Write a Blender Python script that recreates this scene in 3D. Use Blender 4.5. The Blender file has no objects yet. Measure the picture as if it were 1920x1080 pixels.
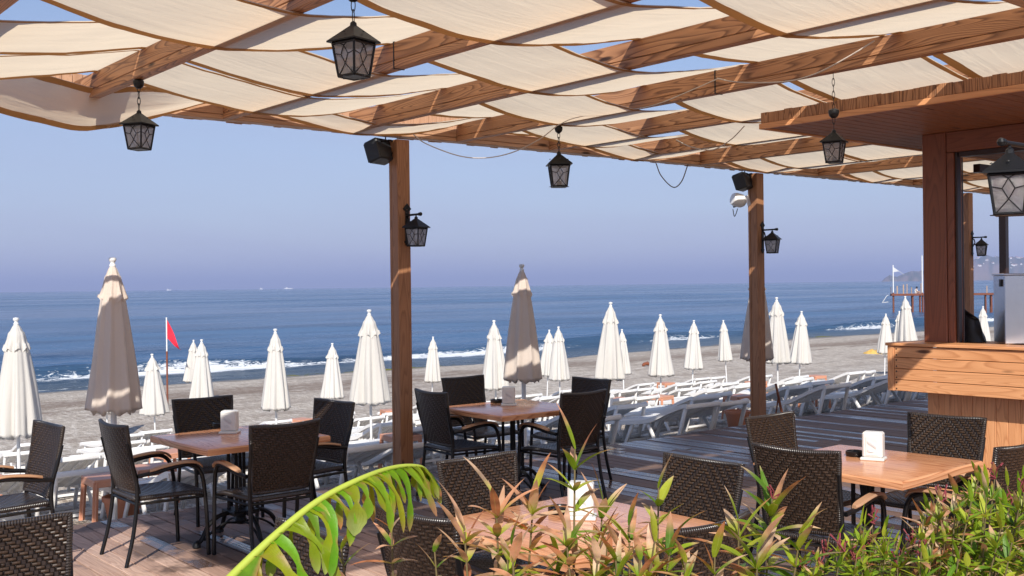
import bpy, math, random
from mathutils import Vector, Matrix, noise
random.seed(11)
R = math.radians
S = bpy.context.scene
COL = S.collection

# ------------------------------------------------------------------ camera
F0 = Vector((0.6401, 0.7683, 0)); R0 = Vector((0.7683, -0.6401, 0)); U0 = Vector((0, 0, 1))
ph = 0.0124; pit = 4.9/1992
Fd = (F0 - U0*pit).normalized(); Ud = (U0 + F0*pit).normalized()
Rd = (R0*math.cos(ph) - Ud*math.sin(ph)).normalized()
Ud = (Ud*math.cos(ph) + R0*math.sin(ph)).normalized()
CAM = Vector((0, 0, 1.8)); FPX = 1992.0
cd = bpy.data.cameras.new('camera'); cam = bpy.data.objects.new('camera', cd); COL.objects.link(cam)
m = Matrix((( Rd.x, Ud.x, -Fd.x, 0), (Rd.y, Ud.y, -Fd.y, 0), (Rd.z, Ud.z, -Fd.z, 1.8), (0, 0, 0, 1)))
cam.matrix_world = m
cd.sensor_width = 36; cd.lens = FPX/1920*36; cd.clip_start = 0.05; cd.clip_end = 60000
S.camera = cam

def at(px, py, d):            # a photograph pixel at d metres depth -> a world point
    return CAM + (Fd + Rd*((px-960)/FPX) + Ud*((540-py)/FPX))*d
def on(px, py, z):            # the point of the horizontal plane z seen at that pixel
    v = Fd + Rd*((px-960)/FPX) + Ud*((540-py)/FPX)
    return CAM + v*((z-CAM.z)/v.z)

# ------------------------------------------------------------------ world, sun
SUN_EL = 36.0
sun_h = -F0                                   # the sun stands behind the camera
w = bpy.data.worlds.new('World'); S.world = w; w.use_nodes = True
nt = w.node_tree; bg = nt.nodes['Background']
sky = nt.nodes.new('ShaderNodeTexSky'); sky.sky_type = 'NISHITA'; sky.sun_disc = False
sky.sun_elevation = R(SUN_EL); sky.sun_rotation = math.atan2(sun_h.x, sun_h.y)
sky.altitude = 0; sky.air_density = 1.0; sky.dust_density = 0.4; sky.ozone_density = 5.0
# a thin, even veil of cloud over the clear sky: more of it lies along the low lines of sight
tc = nt.nodes.new('ShaderNodeTexCoord'); sx = nt.nodes.new('ShaderNodeSeparateXYZ'); nt.links.new(tc.outputs['Generated'], sx.inputs[0])
mp = nt.nodes.new('ShaderNodeMapping'); mp.inputs['Scale'].default_value = (1.2, 1.2, 9); nt.links.new(tc.outputs['Generated'], mp.inputs[0])
cn = nt.nodes.new('ShaderNodeTexNoise'); cn.inputs['Scale'].default_value = 2.2; cn.inputs['Detail'].default_value = 5; cn.inputs['Distortion'].default_value = .6; nt.links.new(mp.outputs[0], cn.inputs['Vector'])
m1 = nt.nodes.new('ShaderNodeMath'); m1.operation = 'MULTIPLY_ADD'; nt.links.new(sx.outputs[2], m1.inputs[0]); m1.inputs[1].default_value = -2.3; m1.inputs[2].default_value = .78
m2 = nt.nodes.new('ShaderNodeMath'); m2.operation = 'MULTIPLY_ADD'; nt.links.new(cn.outputs[0], m2.inputs[0]); m2.inputs[1].default_value = .30; nt.links.new(m1.outputs[0], m2.inputs[2])
cl = nt.nodes.new('ShaderNodeClamp'); nt.links.new(m2.outputs[0], cl.inputs[0]); cl.inputs['Min'].default_value = .12; cl.inputs['Max'].default_value = .97
vm = nt.nodes.new('ShaderNodeMix'); vm.data_type = 'RGBA'; nt.links.new(cl.outputs[0], vm.inputs[0]); nt.links.new(sky.outputs[0], vm.inputs[6]); vm.inputs[7].default_value = (3.75, 4.1, 5.75, 1)
nt.links.new(vm.outputs[2], bg.inputs[0]); bg.inputs[1].default_value = 0.115
sl = bpy.data.lights.new('sun', 'SUN'); sl.energy = 5.0; sl.angle = R(0.5); sl.color = (1, .94, .85)
so = bpy.data.objects.new('sun', sl); COL.objects.link(so)
sdir = Vector((sun_h.x*math.cos(R(SUN_EL)), sun_h.y*math.cos(R(SUN_EL)), math.sin(R(SUN_EL))))
so.rotation_euler = sdir.to_track_quat('Z', 'Y').to_euler(); so.location = (0, 0, 30)
S.view_settings.view_transform = 'Standard'; S.view_settings.look = 'None'
S.view_settings.exposure = 0.15; S.view_settings.gamma = 1.0
S.cycles.max_bounces = 8; S.cycles.transparent_max_bounces = 12
S.cycles.use_denoising = True

# ------------------------------------------------------------------ mesh helpers
class MB:
    def __init__(s): s.v = []; s.f = []; s.uv = []; s.col = None
    def face(s, idx, uvs=None):
        s.f.append(tuple(idx)); s.uv.append(uvs if uvs else [(0, 0)]*len(idx))
    def box(s, c, size, rot=None, ch=0.0, grain=None):
        """chamfered box; uv in metres with u along the grain (default the longest side)"""
        hx, hy, hz = size[0]/2, size[1]/2, size[2]/2
        h = (hx, hy, hz)
        g = grain if grain is not None else max(range(3), key=lambda i: h[i])
        ch = min(ch, min(h)*0.45)
        c = Vector(c); M = rot if rot is not None else None
        b = len(s.v); off = random.random()*20; off2 = random.random()*20
        loc = []
        corners = [(sx, sy, sz) for sx in (-1, 1) for sy in (-1, 1) for sz in (-1, 1)]
        idx = {}
        def add(p, key):
            idx[key] = len(s.v); loc.append(Vector(p))
            q = Vector(p)
            if M is not None: q = M @ q
            s.v.append(q + c)
        for cn in corners:
            for a in range(3):
                p = [cn[k]*(h[k]-ch) for k in range(3)]
                p[a] = cn[a]*h[a]
                add(p, (cn, a))
                if ch == 0: pass
        def uvof(i, a):
            p = loc[i-b]
            oth = [k for k in range(3) if k != a]
            if g in oth:
                o = [k for k in oth if k != g][0]
                return (p[g]+off, p[o]+off2+a*0.37)
            return (p[oth[0]]*0.4+off, p[oth[1]]+off2)
        def quad(keys, a):
            ii = [idx[k] for k in keys]
            n = (s.v[ii[1]]-s.v[ii[0]]).cross(s.v[ii[2]]-s.v[ii[0]])
            ctr = sum((s.v[i] for i in ii), Vector())/len(ii) - c
            if n.dot(ctr) < 0: ii.reverse()
            s.face(ii, [uvof(i, a) for i in ii])
        for a in range(3):
            o = [k for k in range(3) if k != a]
            for sg in (-1, 1):
                ks = []
                for (p, q) in ((-1, -1), (1, -1), (1, 1), (-1, 1)):
                    cn = [0, 0, 0]; cn[a] = sg; cn[o[0]] = p; cn[o[1]] = q
                    ks.append((tuple(cn), a))
                quad(ks, a)
        if ch > 0:
            for a in range(3):
                o = [k for k in range(3) if k != a]
                for p in (-1, 1):
                    for q in (-1, 1):
                        c1 = [0, 0, 0]; c1[o[0]] = p; c1[o[1]] = q; c1[a] = -1
                        c2 = list(c1); c2[a] = 1
                        c1, c2 = tuple(c1), tuple(c2)
                        quad([(c1, o[0]), (c2, o[0]), (c2, o[1]), (c1, o[1])], o[0])
            for cn in corners:
                quad([(cn, 0), (cn, 1), (cn, 2)], 0)
        return s
    def bar(s, p, q, wd, ht, up=(0, 0, 1), ch=0.0):
        p, q = Vector(p), Vector(q); d = q-p; L = d.length; d.normalize()
        u = Vector(up); x = u.cross(d)
        if x.length < 1e-4: x = Vector((1, 0, 0)).cross(d)
        x.normalize(); u = d.cross(x)
        M = Matrix((d, x, u)).transposed()
        return s.box((p+q)/2, (L, wd, ht), M, ch, 0)
    def tube(s, pts, r, n=8, cap=True, closed=False):
        pts = [Vector(p) for p in pts]; N = len(pts)
        rs = r if isinstance(r, (list, tuple)) else [r]*N
        b = len(s.v); L = 0; Ls = []
        up = None
        for i, p in enumerate(pts):
            if closed: t = pts[(i+1) % N]-pts[i-1]
            else: t = pts[min(i+1, N-1)]-pts[max(i-1, 0)]
            if t.length < 1e-9: t = Vector((0, 0, 1))
            t.normalize()
            if up is None:
                up = Vector((0, 0, 1)) if abs(t.z) < 0.9 else Vector((1, 0, 0))
            x = up.cross(t)
            if x.length < 1e-4: x = Vector((0, 1, 0)).cross(t)
            x.normalize(); up = t.cross(x)
            if i: L += (pts[i]-pts[i-1]).length
            Ls.append(L)
            for k in range(n):
                a = 2*math.pi*k/n
                s.v.append(p + (x*math.cos(a)+up*math.sin(a))*rs[i])
        rng = N if closed else N-1
        for i in range(rng):
            i2 = (i+1) % N
            for k in range(n):
                k2 = (k+1) % n
                u0, u1 = Ls[i], (Ls[i2] if i2 else L+.01)
                v0, v1 = k/n*rs[i]*6.28, (k+1)/n*rs[i]*6.28
                s.face((b+i*n+k, b+i*n+k2, b+i2*n+k2, b+i2*n+k), [(u0, v0), (u0, v1), (u1, v1), (u1, v0)])
        if cap and not closed:
            s.face([b+k for k in range(n)][::-1]); s.face([b+(N-1)*n+k for k in range(n)])
        return s
    def lathe(s, prof, n=16, c=(0, 0, 0), fn=None, cap=True):
        """prof list of (r,z); fn(r,z,theta)->(r,z)"""
        b = len(s.v); c = Vector(c); N = len(prof); L = 0
        for i, (r, z) in enumerate(prof):
            for k in range(n):
                a = 2*math.pi*k/n; rr, zz = (r, z) if fn is None else fn(r, z, a)
                s.v.append(c+Vector((rr*math.cos(a), rr*math.sin(a), zz)))
        for i in range(N-1):
            for k in range(n):
                k2 = (k+1) % n
                s.face((b+i*n+k, b+i*n+k2, b+(i+1)*n+k2, b+(i+1)*n+k),
                       [(k/n, prof[i][1]), ((k+1)/n, prof[i][1]), ((k+1)/n, prof[i+1][1]), (k/n, prof[i+1][1])])
        if cap:
            if prof[0][0] > 1e-4: s.face([b+k for k in range(n)][::-1])
            if prof[-1][0] > 1e-4: s.face([b+(N-1)*n+k for k in range(n)])
        return s
    def grid(s, fn, nu, nv, uvfn=None):
        b = len(s.v)
        for i in range(nu+1):
            for j in range(nv+1):
                s.v.append(Vector(fn(i/nu, j/nv)))
        for i in range(nu):
            for j in range(nv):
                a = b+i*(nv+1)+j
                uu = [(i/nu, j/nv), ((i+1)/nu, j/nv), ((i+1)/nu, (j+1)/nv), (i/nu, (j+1)/nv)]
                if uvfn: uu = [uvfn(*q) for q in uu]
                s.face((a, a+nv+1, a+nv+2, a+1), uu)
        return s
    def build(s, name, mat, parent=None, smooth=35, loc=None):
        me = bpy.data.meshes.new(name); me.from_pydata([tuple(v) for v in s.v], [], s.f)
        ul = me.uv_layers.new(name='UVMap')
        flat = [c for fuv in s.uv for uv in fuv for c in uv]
        ul.data.foreach_set('uv', flat)
        if s.col:
            ca = me.color_attributes.new('Col', 'FLOAT_COLOR', 'POINT')
            ca.data.foreach_set('color', [c for cc in s.col for c in (cc[0], cc[1], cc[2], 1)])
        if smooth:
            me.polygons.foreach_set('use_smooth', [True]*len(me.polygons))
            me.set_sharp_from_angle(angle=R(smooth))
        me.materials.append(mat); me.update()
        o = bpy.data.objects.new(name, me); COL.objects.link(o)
        if parent: o.parent = parent
        if loc is not None: o.location = loc
        return o

def tag(o, label=None, cat=None, group=None, kind=None):
    if label: o['label'] = label
    if cat: o['category'] = cat
    if group: o['group'] = group
    if kind: o['kind'] = kind
    return o
def empty(name, loc=(0, 0, 0), rz=0, **k):
    o = bpy.data.objects.new(name, None); COL.objects.link(o); o.location = loc; o.rotation_euler = (0, 0, rz)
    o.empty_display_size = .2
    return tag(o, **k) if k else o
KIDS = {}
def copy_tree(o, parent=None):
    c = o.copy(); COL.objects.link(c); c.parent = parent
    for ch in o.children: copy_tree(ch, c)
    return c
def bez(pts, n=8):
    """smooth curve through the points (Catmull-Rom)"""
    P = [Vector(p) for p in pts]; P = [P[0]*2-P[1]]+P+[P[-1]*2-P[-2]]; out = []
    for i in range(1, len(P)-2):
        for k in range(n):
            t = k/n; a, b, c, d = P[i-1], P[i], P[i+1], P[i+2]
            out.append(0.5*((2*b)+(c-a)*t+(2*a-5*b+4*c-d)*t*t+(3*b-a-3*c+d)*t**3))
    out.append(P[-2]); return out
def interp(tab, x):
    if x <= tab[0][0]: return tab[0][1]
    for (a, b), (c, d) in zip(tab, tab[1:]):
        if x <= c: return b+(d-b)*(x-a)/(c-a)
    return tab[-1][1]
def nz(x, y, z=0.0): return noise.noise(Vector((x, y, z)))

# ------------------------------------------------------------------ material helpers
class NT:
    def __init__(s, name):
        s.m = bpy.data.materials.new(name); s.m.use_nodes = True; s.t = s.m.node_tree
        s.b = s.t.nodes['Principled BSDF']; s.out = s.t.nodes['Material Output']
    def n(s, typ, **kw):
        nd = s.t.nodes.new('ShaderNode'+typ)
        for k, v in kw.items(): setattr(nd, k, v)
        return nd
    def set(s, sock, v):
        if hasattr(v, 'is_output') or hasattr(v, 'links'): s.t.links.new(v, sock)
        else:
            if isinstance(v, (tuple, list)) and len(v) == 3 and sock.type == 'RGBA': v = (*v, 1)
            sock.default_value = v
    def math(s, op, a, b=0.0, c=None):
        nd = s.n('Math', operation=op); s.set(nd.inputs[0], a); s.set(nd.inputs[1], b)
        if c is not None: s.set(nd.inputs[2], c)
        return nd.outputs[0]
    def mix(s, f, a, b, typ='MIX'):
        nd = s.n('Mix', data_type='RGBA', blend_type=typ); s.set(nd.inputs[0], f); s.set(nd.inputs[6], a); s.set(nd.inputs[7], b)
        return nd.outputs[2]
    def ramp(s, f, stops):
        nd = s.n('ValToRGB'); el = nd.color_ramp.elements
        while len(el) < len(stops): el.new(0.5)
        for e, (p, c) in zip(el, stops):
            e.position = p; e.color = (*c, 1) if isinstance(c, (tuple, list)) else (c, c, c, 1)
        s.set(nd.inputs[0], f); return nd.outputs[0]
    def noise(s, vec, scale, detail=3, rough=.5, dist=0.0, dim='3D'):
        nd = s.n('TexNoise', noise_dimensions=dim); s.set(nd.inputs['Vector'], vec)
        nd.inputs['Scale'].default_value = scale; nd.inputs['Detail'].default_value = detail
        nd.inputs['Roughness'].default_value = rough; nd.inputs['Distortion'].default_value = dist
        return nd.outputs[0]
    def vmul(s, vec, v, add=None):
        nd = s.n('Mapping'); s.set(nd.inputs[0], vec); nd.inputs['Scale'].default_value = v
        if add is not None: s.set(nd.inputs['Location'], add)
        return nd.outputs[0]
    def coord(s, which='Object'): return s.n('TexCoord').outputs[which]
    def pos(s): return s.n('NewGeometry').outputs['Position']
    def bump(s, h, strength=.3, dist=.01, normal=None):
        nd = s.n('Bump'); s.set(nd.inputs['Height'], h); nd.inputs['Strength'].default_value = strength
        nd.inputs['Distance'].default_value = dist
        if normal is not None: s.set(nd.inputs['Normal'], normal)
        return nd.outputs[0]
    def fin(s, color=None, rough=None, normal=None, metal=None, spec=None):
        if color is not None: s.set(s.b.inputs['Base Color'], color)
        if rough is not None: s.set(s.b.inputs['Roughness'], rough)
        if normal is not None: s.set(s.b.inputs['Normal'], normal)
        if metal is not None: s.b.inputs['Metallic'].default_value = metal
        if spec is not None: s.b.inputs['Specular IOR Level'].default_value = spec
        return s.m
def rndvec(t):
    r = t.n('ObjectInfo').outputs['Random']
    cb = t.n('CombineXYZ'); t.set(cb.inputs[0], t.math('MULTIPLY', r, 31.7)); t.set(cb.inputs[1], t.math('MULTIPLY', r, 17.3))
    return cb.outputs[0]
def wood_mat(name, dark, mid, light, rings=9, rough=.55, knots=True, su=.55, sv=7, ringdark=.55, bump=.25, wear=0.0):
    t = NT(name); uv = t.coord('UV'); off = rndvec(t)
    v = t.vmul(uv, (su, sv, 1), off)
    base = t.noise(v, 1.0, 1.5, .45, .25)
    f = t.math('FRACT', t.math('MULTIPLY', base, rings*2.2))
    ring = t.ramp(f, [(0, 0.0), (.55, .35), (.85, 1.0), (1.0, 0.0)])
    fine = t.noise(t.vmul(uv, (3, 140, 1), off), 1.0, 2, .6)
    broad = t.noise(t.vmul(uv, (1.1, 3, 1), off), 1.0, 3, .55)
    c = t.mix(t.math('MULTIPLY', broad, 1.0), mid, light)
    c = t.mix(t.math('MULTIPLY', ring, ringdark), c, dark)
    c = t.mix(t.math('MULTIPLY', fine, .35), c, dark)
    if knots:
        vo = t.n('TexVoronoi', feature='F1'); t.set(vo.inputs['Vector'], t.vmul(uv, (1.3, 5.5, 1), off)); vo.inputs['Scale'].default_value = 1.0
        k = t.ramp(vo.outputs['Distance'], [(0.0, 1.0), (.06, .9), (.11, 0.0)])
        c = t.mix(k, c, tuple(x*.25 for x in dark))
    if wear:
        wn = t.noise(t.vmul(uv, (1.5, 9, 1), off), 1.3, 5, .7)
        c = t.mix(t.ramp(wn, [(.5, 0.0), (.75, wear)]), c, (.30, .24, .2))
    hb = t.math('ADD', t.math('MULTIPLY', ring, .4), fine)
    return t.fin(c, rough, t.bump(hb, bump, .003))
def plain(name, col, rough=.5, metal=0.0, var=.12, bump=.05, scale=30, spec=.5):
    t = NT(name); o = t.coord('Object')
    n1 = t.noise(o, scale*.15, 4, .6); n2 = t.noise(o, scale*4, 3, .6)
    c = t.mix(t.math('MULTIPLY', n1, 1.0), tuple(x*(1-var) for x in col), tuple(min(1, x*(1+var)) for x in col))
    rr = t.math('ADD', rough-.08, t.math('MULTIPLY', n1, .16))
    return t.fin(c, rr, t.bump(n2, bump, .002), metal, spec)

M = {}
M['rafter'] = wood_mat('rafter_wood', (.10, .032, .012), (.52, .235, .10), (.66, .35, .18), rings=11, ringdark=.8)
M['post'] = wood_mat('post_wood', (.13, .05, .02), (.38, .175, .08), (.50, .25, .125), rings=7, ringdark=.5)
M['beam'] = wood_mat('beam_wood', (.25, .11, .05), (.60, .34, .19), (.70, .43, .26), rings=7, ringdark=.4)
M['bar_board'] = wood_mat('bar_board_wood', (.42, .15, .05), (.80, .36, .155), (.88, .48, .24), rings=9, ringdark=.55, rough=.45)
M['column'] = wood_mat('column_wood', (.10, .028, .012), (.27, .085, .035), (.33, .11, .05), rings=6, ringdark=.45, rough=.4, knots=False)
M['soffit'] = wood_mat('soffit_wood', (.10, .035, .015), (.32, .12, .05), (.45, .19, .09), rings=8, ringdark=.5)
M['frame_dark'] = plain('dark_window_frame', (.035, .014, .008), .35)
M['table'] = wood_mat('tabletop_wood', (.36, .11, .04), (.78, .34, .155), (.86, .50, .29), rings=9, ringdark=.75, rough=.18, bump=.06, knots=False)
M['arm'] = wood_mat('armrest_wood', (.28, .13, .06), (.48, .26, .14), (.58, .36, .22), rings=4, ringdark=.4, rough=.5, knots=False, wear=.5)
M['black'] = plain('black_metal', (.007, .007, .008), .3, .0, spec=.35)
M['iron'] = plain('cast_iron', (.010, .010, .011), .45, .0, spec=.35)
M['lantern'] = plain('lantern_metal', (.02, .02, .021), .42, .5, var=.4, bump=.2)
M['plastic'] = plain('white_plastic', (.84, .83, .81), .35, var=.06, bump=.03)
M['dispenser'] = plain('grey_plastic', (.74, .73, .70), .3, var=.05)
M['white_metal'] = plain('white_pole', (.75, .75, .74), .35)
M['terracotta'] = plain('terracotta', (.50, .20, .11), .8, var=.2, bump=.3)
M['peach'] = plain('peach_plastic', (.62, .30, .19), .45, var=.08)
M['steel'] = plain('steel', (.62, .63, .65), .22, .95, var=.1)
M['speaker'] = plain('speaker_black', (.02, .022, .025), .5)
M['bag'] = plain('black_sack', (.010, .009, .010), .45, bump=.4, scale=8)
M['red'] = plain('red_cloth', (.75, .015, .04), .8)
M['rust'] = plain('rust', (.20, .065, .035), .85, var=.4)
M['concrete'] = plain('pier_concrete', (.45, .30, .20), .85, var=.35)
M['yellow'] = plain('yellow_cloth', (.60, .38, .10), .85)
M['cable'] = plain('pale_cable', (.55, .48, .42), .5)
M['cable_dark'] = plain('dark_cable', (.10, .07, .05), .5)
M['soil'] = plain('soil', (.06, .04, .028), .95, var=.4, bump=.8)

def glass_mat():
    t = NT('frosted_glass'); o = t.coord('Object'); n1 = t.noise(o, 160, 2, .6)
    tr = t.n('BsdfTransparent'); tr.inputs[0].default_value = (.75, .72, .72, 1)
    tl = t.n('BsdfTranslucent'); tl.inputs[0].default_value = (.75, .72, .72, 1)
    gl = t.n('BsdfGlossy'); gl.inputs['Roughness'].default_value = .15; t.set(gl.inputs['Normal'], t.bump(n1, .9, .006))
    m1 = t.n('MixShader'); m1.inputs[0].default_value = .55; t.t.links.new(tr.outputs[0], m1.inputs[1]); t.t.links.new(tl.outputs[0], m1.inputs[2])
    m2 = t.n('MixShader'); m2.inputs[0].default_value = .22; t.t.links.new(m1.outputs[0], m2.inputs[1]); t.t.links.new(gl.outputs[0], m2.inputs[2])
    t.t.links.new(m2.outputs[0], t.out.inputs['Surface']); return t.m
M['glass'] = glass_mat()

def cloth_mat(name, col, trans, tcol=None, wr=1.0, rough=.9, thread=True):
    t = NT(name); uv = t.coord('UV'); o = t.coord('Object')
    th = t.noise(t.vmul(uv, (35, 420, 1)), 1.0, 2, .6)
    th2 = t.noise(t.vmul(uv, (400, 60, 1)), 1.0, 1, .6)
    st = t.noise(t.vmul(o, (1.2, 6, 3)), 1.0, 4, .6)
    c = t.mix(st, tuple(x*.93 for x in col), tuple(min(1, x*1.05) for x in col))
    if thread: c = t.mix(t.math('MULTIPLY', t.math('ADD', th, th2), .18), c, tuple(x*.75 for x in col))
    h = t.math('ADD', t.math('MULTIPLY', t.noise(t.vmul(o, (1.3, 9, 6)), 1.0, 4, .6, .6), .02*wr), t.math('MULTIPLY', th, .0005))
    nb = t.bump(h, .55, 1.0)
    t.fin(c, rough, nb, spec=.1)
    tl = t.n('BsdfTranslucent'); t.set(tl.inputs[0], t.mix(1.0, c, tcol or (1, 1, 1), 'MULTIPLY')); t.set(tl.inputs['Normal'], nb)
    mx = t.n('MixShader'); mx.inputs[0].default_value = trans
    t.t.links.new(t.b.outputs[0], mx.inputs[1]); t.t.links.new(tl.outputs[0], mx.inputs[2])
    t.t.links.new(mx.outputs[0], t.out.inputs['Surface']); return t.m
M['cloth'] = cloth_mat('shade_cloth', (.93, .82, .67), .72, (1.0, .95, .86))
M['hem'] = cloth_mat('shade_cloth_hem', (.50, .27, .11), .35, wr=.2)
M['umb_white'] = cloth_mat('white_canvas', (.80, .77, .72), .25, wr=.35)
M['umb_beige'] = cloth_mat('beige_canvas', (.90, .79, .70), .38, wr=.35)
M['flag_white'] = cloth_mat('white_flag_cloth', (.8, .8, .8), .3, wr=.2)

def weave_mat():
    t = NT('woven_rattan'); uv = t.coord('UV'); sp = t.n('SeparateXYZ'); t.set(sp.inputs[0], uv)
    u, v = sp.outputs[0], sp.outputs[1]
    row = t.math('MULTIPLY', v, 1/.016)
    rf = t.math('FRACT', row); ri = t.math('FLOOR', row)
    uu = t.math('ADD', t.math('MULTIPLY', t.math('ABSOLUTE', u), 1/.056), t.math('MULTIPLY', ri, .25))
    uf = t.math('FRACT', uu)
    hu = t.ramp(uf, [(0, 0.0), (.10, .8), (.35, 1.0), (.58, .8), (.66, 0.0), (1.0, 0.0)])
    hv = t.ramp(rf, [(0, .0), (.18, .8), (.5, 1.0), (.82, .8), (1, .0)])
    h = t.math('MULTIPLY', hu, hv)
    ver = t.math('MULTIPLY', t.ramp(uf, [(.62, 0.0), (.72, .5), (.9, .5), (1.0, 0.0)]), 1.0)
    hh = t.math('MAXIMUM', h, ver)
    rnd = t.noise(t.vmul(uv, (24, 80, 1)), 1.0, 1, .5)
    c1 = t.mix(rnd, (.014, .009, .007), (.11, .066, .042))
    c = t.mix(hh, (.004, .003, .003), c1)
    return t.fin(c, .3, t.bump(hh, 1.0, .009), spec=.38)
M['weave'] = weave_mat()
def rim_mat():
    t = NT('rattan_rim'); uv = t.coord('UV'); sp = t.n('SeparateXYZ'); t.set(sp.inputs[0], uv)
    f = t.math('FRACT', t.math('MULTIPLY', sp.outputs[0], 1/.011))
    h = t.ramp(f, [(0, 0.0), (.3, 1.0), (.6, 1.0), (1.0, 0.0)])
    return t.fin(t.mix(h, (.004, .003, .003), (.04, .028, .022)), .3, t.bump(h, 1.0, .003), spec=.7)
M['rim'] = rim_mat()

def deck_mat():
    t = NT('deck_planks'); uv = t.coord('UV'); at_ = t.n('Attribute', attribute_name='Col'); p = t.pos()
    tone = t.n('SeparateColor'); t.set(tone.inputs[0], at_.outputs['Color'])
    v = t.vmul(uv, (.6, 9, 1)); base = t.noise(v, 1.0, 2, .5, .4)
    ring = t.ramp(t.math('FRACT', t.math('MULTIPLY', base, 14)), [(0, 0.0), (.7, .6), (.9, 1.0), (1, 0.0)])
    fine = t.noise(t.vmul(uv, (4, 170, 1)), 1.0, 3, .65)
    blot = t.noise(p, 1.1, 5, .65, .4)
    c = t.mix(tone.outputs[0], (.44, .28, .21), (.78, .56, .45))
    c = t.mix(t.math('MULTIPLY', ring, .45), c, (.22, .09, .05))
    c = t.mix(t.math('MULTIPLY', fine, .4), c, (.16, .09, .07))
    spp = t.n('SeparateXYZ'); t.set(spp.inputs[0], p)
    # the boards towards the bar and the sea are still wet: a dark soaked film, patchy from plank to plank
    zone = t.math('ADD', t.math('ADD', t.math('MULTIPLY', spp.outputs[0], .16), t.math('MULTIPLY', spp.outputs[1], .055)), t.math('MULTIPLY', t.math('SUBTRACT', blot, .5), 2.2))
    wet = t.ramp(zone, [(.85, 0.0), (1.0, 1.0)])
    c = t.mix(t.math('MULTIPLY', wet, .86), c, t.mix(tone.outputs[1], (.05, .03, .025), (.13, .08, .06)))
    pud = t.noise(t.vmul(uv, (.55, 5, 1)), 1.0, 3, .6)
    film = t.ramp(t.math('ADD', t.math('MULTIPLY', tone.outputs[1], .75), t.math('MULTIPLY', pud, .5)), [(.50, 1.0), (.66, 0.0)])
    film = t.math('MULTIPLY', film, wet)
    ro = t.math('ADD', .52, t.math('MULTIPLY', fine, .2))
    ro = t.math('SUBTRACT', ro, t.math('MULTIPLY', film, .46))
    sp = t.n('SeparateXYZ'); t.set(sp.inputs[0], uv)
    gro = t.math('ABSOLUTE', t.math('SUBTRACT', t.math('FRACT', t.math('MULTIPLY', sp.outputs[1], 1/.03)), .5))
    h = t.math('ADD', t.math('MULTIPLY', fine, .6), t.math('MULTIPLY', ring, .25))
    nb = t.bump(h, .45, .004); nb = t.bump(t.math('MULTIPLY', gro, 1.0), .25, .006, nb)
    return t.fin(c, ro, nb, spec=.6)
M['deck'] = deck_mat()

def sand_mat():
    t = NT('sand'); p = t.pos(); sp = t.n('SeparateXYZ'); t.set(sp.inputs[0], p)
    peb = t.n('TexVoronoi'); t.set(peb.inputs['Vector'], p); peb.inputs['Scale'].default_value = 26
    peb2 = t.n('TexVoronoi'); t.set(peb2.inputs['Vector'], p); peb2.inputs['Scale'].default_value = 9
    big = t.noise(t.vmul(p, (.25, .8, 1)), 1.0, 5, .6, .5); fine = t.noise(p, 14, 5, .8); mid = t.noise(p, 2.2, 6, .72)
    c = t.mix(t.ramp(fine, [(.3, 0.0), (.7, 1.0)]), (.32, .26, .21), (.86, .77, .66))
    c = t.mix(t.ramp(mid, [(.42, .0), (.62, .6)]), c, (.33, .265, .21))
    c = t.mix(t.ramp(t.noise(p, 4.5, 3, .8), [(.56, 0.0), (.64, .7)]), c, (.90, .84, .75))
    pc = t.mix(peb.outputs['Color'], (.16, .12, .10), (.95, .88, .78))
    sep = t.n('SeparateColor'); t.set(sep.inputs[0], peb2.outputs['Color'])
    sp2 = t.noise(t.vmul(p, (7, 2.2, 1)), 1.0, 5, .85)
    c = t.mix(t.ramp(sp2, [(.36, .85), (.49, 0.0)]), c, (.20, .155, .125)); c = t.mix(t.ramp(sp2, [(.51, 0.0), (.60, .9)]), c, (1.0, .95, .88))
    # the pebble belt starts beyond the loungers
    belt = t.math('MULTIPLY', t.ramp(t.math('ADD', t.math('MULTIPLY', sp.outputs[1], .02), t.math('MULTIPLY', big, .25)), [(.52, 0.0), (.66, 1.0)]), .8)
    c = t.mix(t.math('MULTIPLY', belt, .6), c, t.mix(.35, t.mix(sep.outputs[0], pc, (.72, .64, .54)), (.38, .30, .235)))
    dk = t.ramp(big, [(.50, 0.0), (.62, 1.0)])
    c = t.mix(t.math('MULTIPLY', t.math('MULTIPLY', dk, belt), .45), c, (.20, .13, .10))
    # wet sand by the water
    bn = t.math('SUBTRACT', 1.0, t.math('MULTIPLY', t.math('ABSOLUTE', t.math('SUBTRACT', t.math('ADD', sp.outputs[1], t.math('MULTIPLY', big, 7)), 39.0)), .30))
    c = t.mix(t.math('MULTIPLY', t.ramp(t.math('ADD', bn, t.math('MULTIPLY', t.math('SUBTRACT', mid, .5), 1.5)), [(.35, 0.0), (.8, .6)]), 1.0), c, (.20, .135, .10))
    ywet = t.math('ADD', sp.outputs[1], t.math('MULTIPLY', big, 2.0))
    wet = t.math('MULTIPLY', t.math('SUBTRACT', ywet, 42.3), 1.0); wn = t.n('Clamp'); t.set(wn.inputs[0], wet)
    c = t.mix(t.math('MULTIPLY', wn.outputs[0], .7), c, (.09, .075, .06))
    # towards the deck the churned sand turns darker, in patches
    nd = t.n('Clamp'); t.set(nd.inputs[0], t.math('MULTIPLY', t.math('SUBTRACT', 13.0, sp.outputs[1]), .25))
    c = t.mix(t.math('MULTIPLY', nd.outputs[0], t.ramp(mid, [(.35, .25), (.65, .8)])), c, (.15, .115, .09))
    h = t.math('ADD', t.math('MULTIPLY', mid, 1.2), t.math('ADD', t.math('MULTIPLY', fine, .5), t.math('MULTIPLY', peb.outputs['Distance'], .5)))
    ro = t.math('SUBTRACT', .9, t.math('MULTIPLY', wn.outputs[0], .5))
    return t.fin(c, ro, t.bump(h, 1.0, .07), spec=.25)
M['sand'] = sand_mat()

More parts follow.
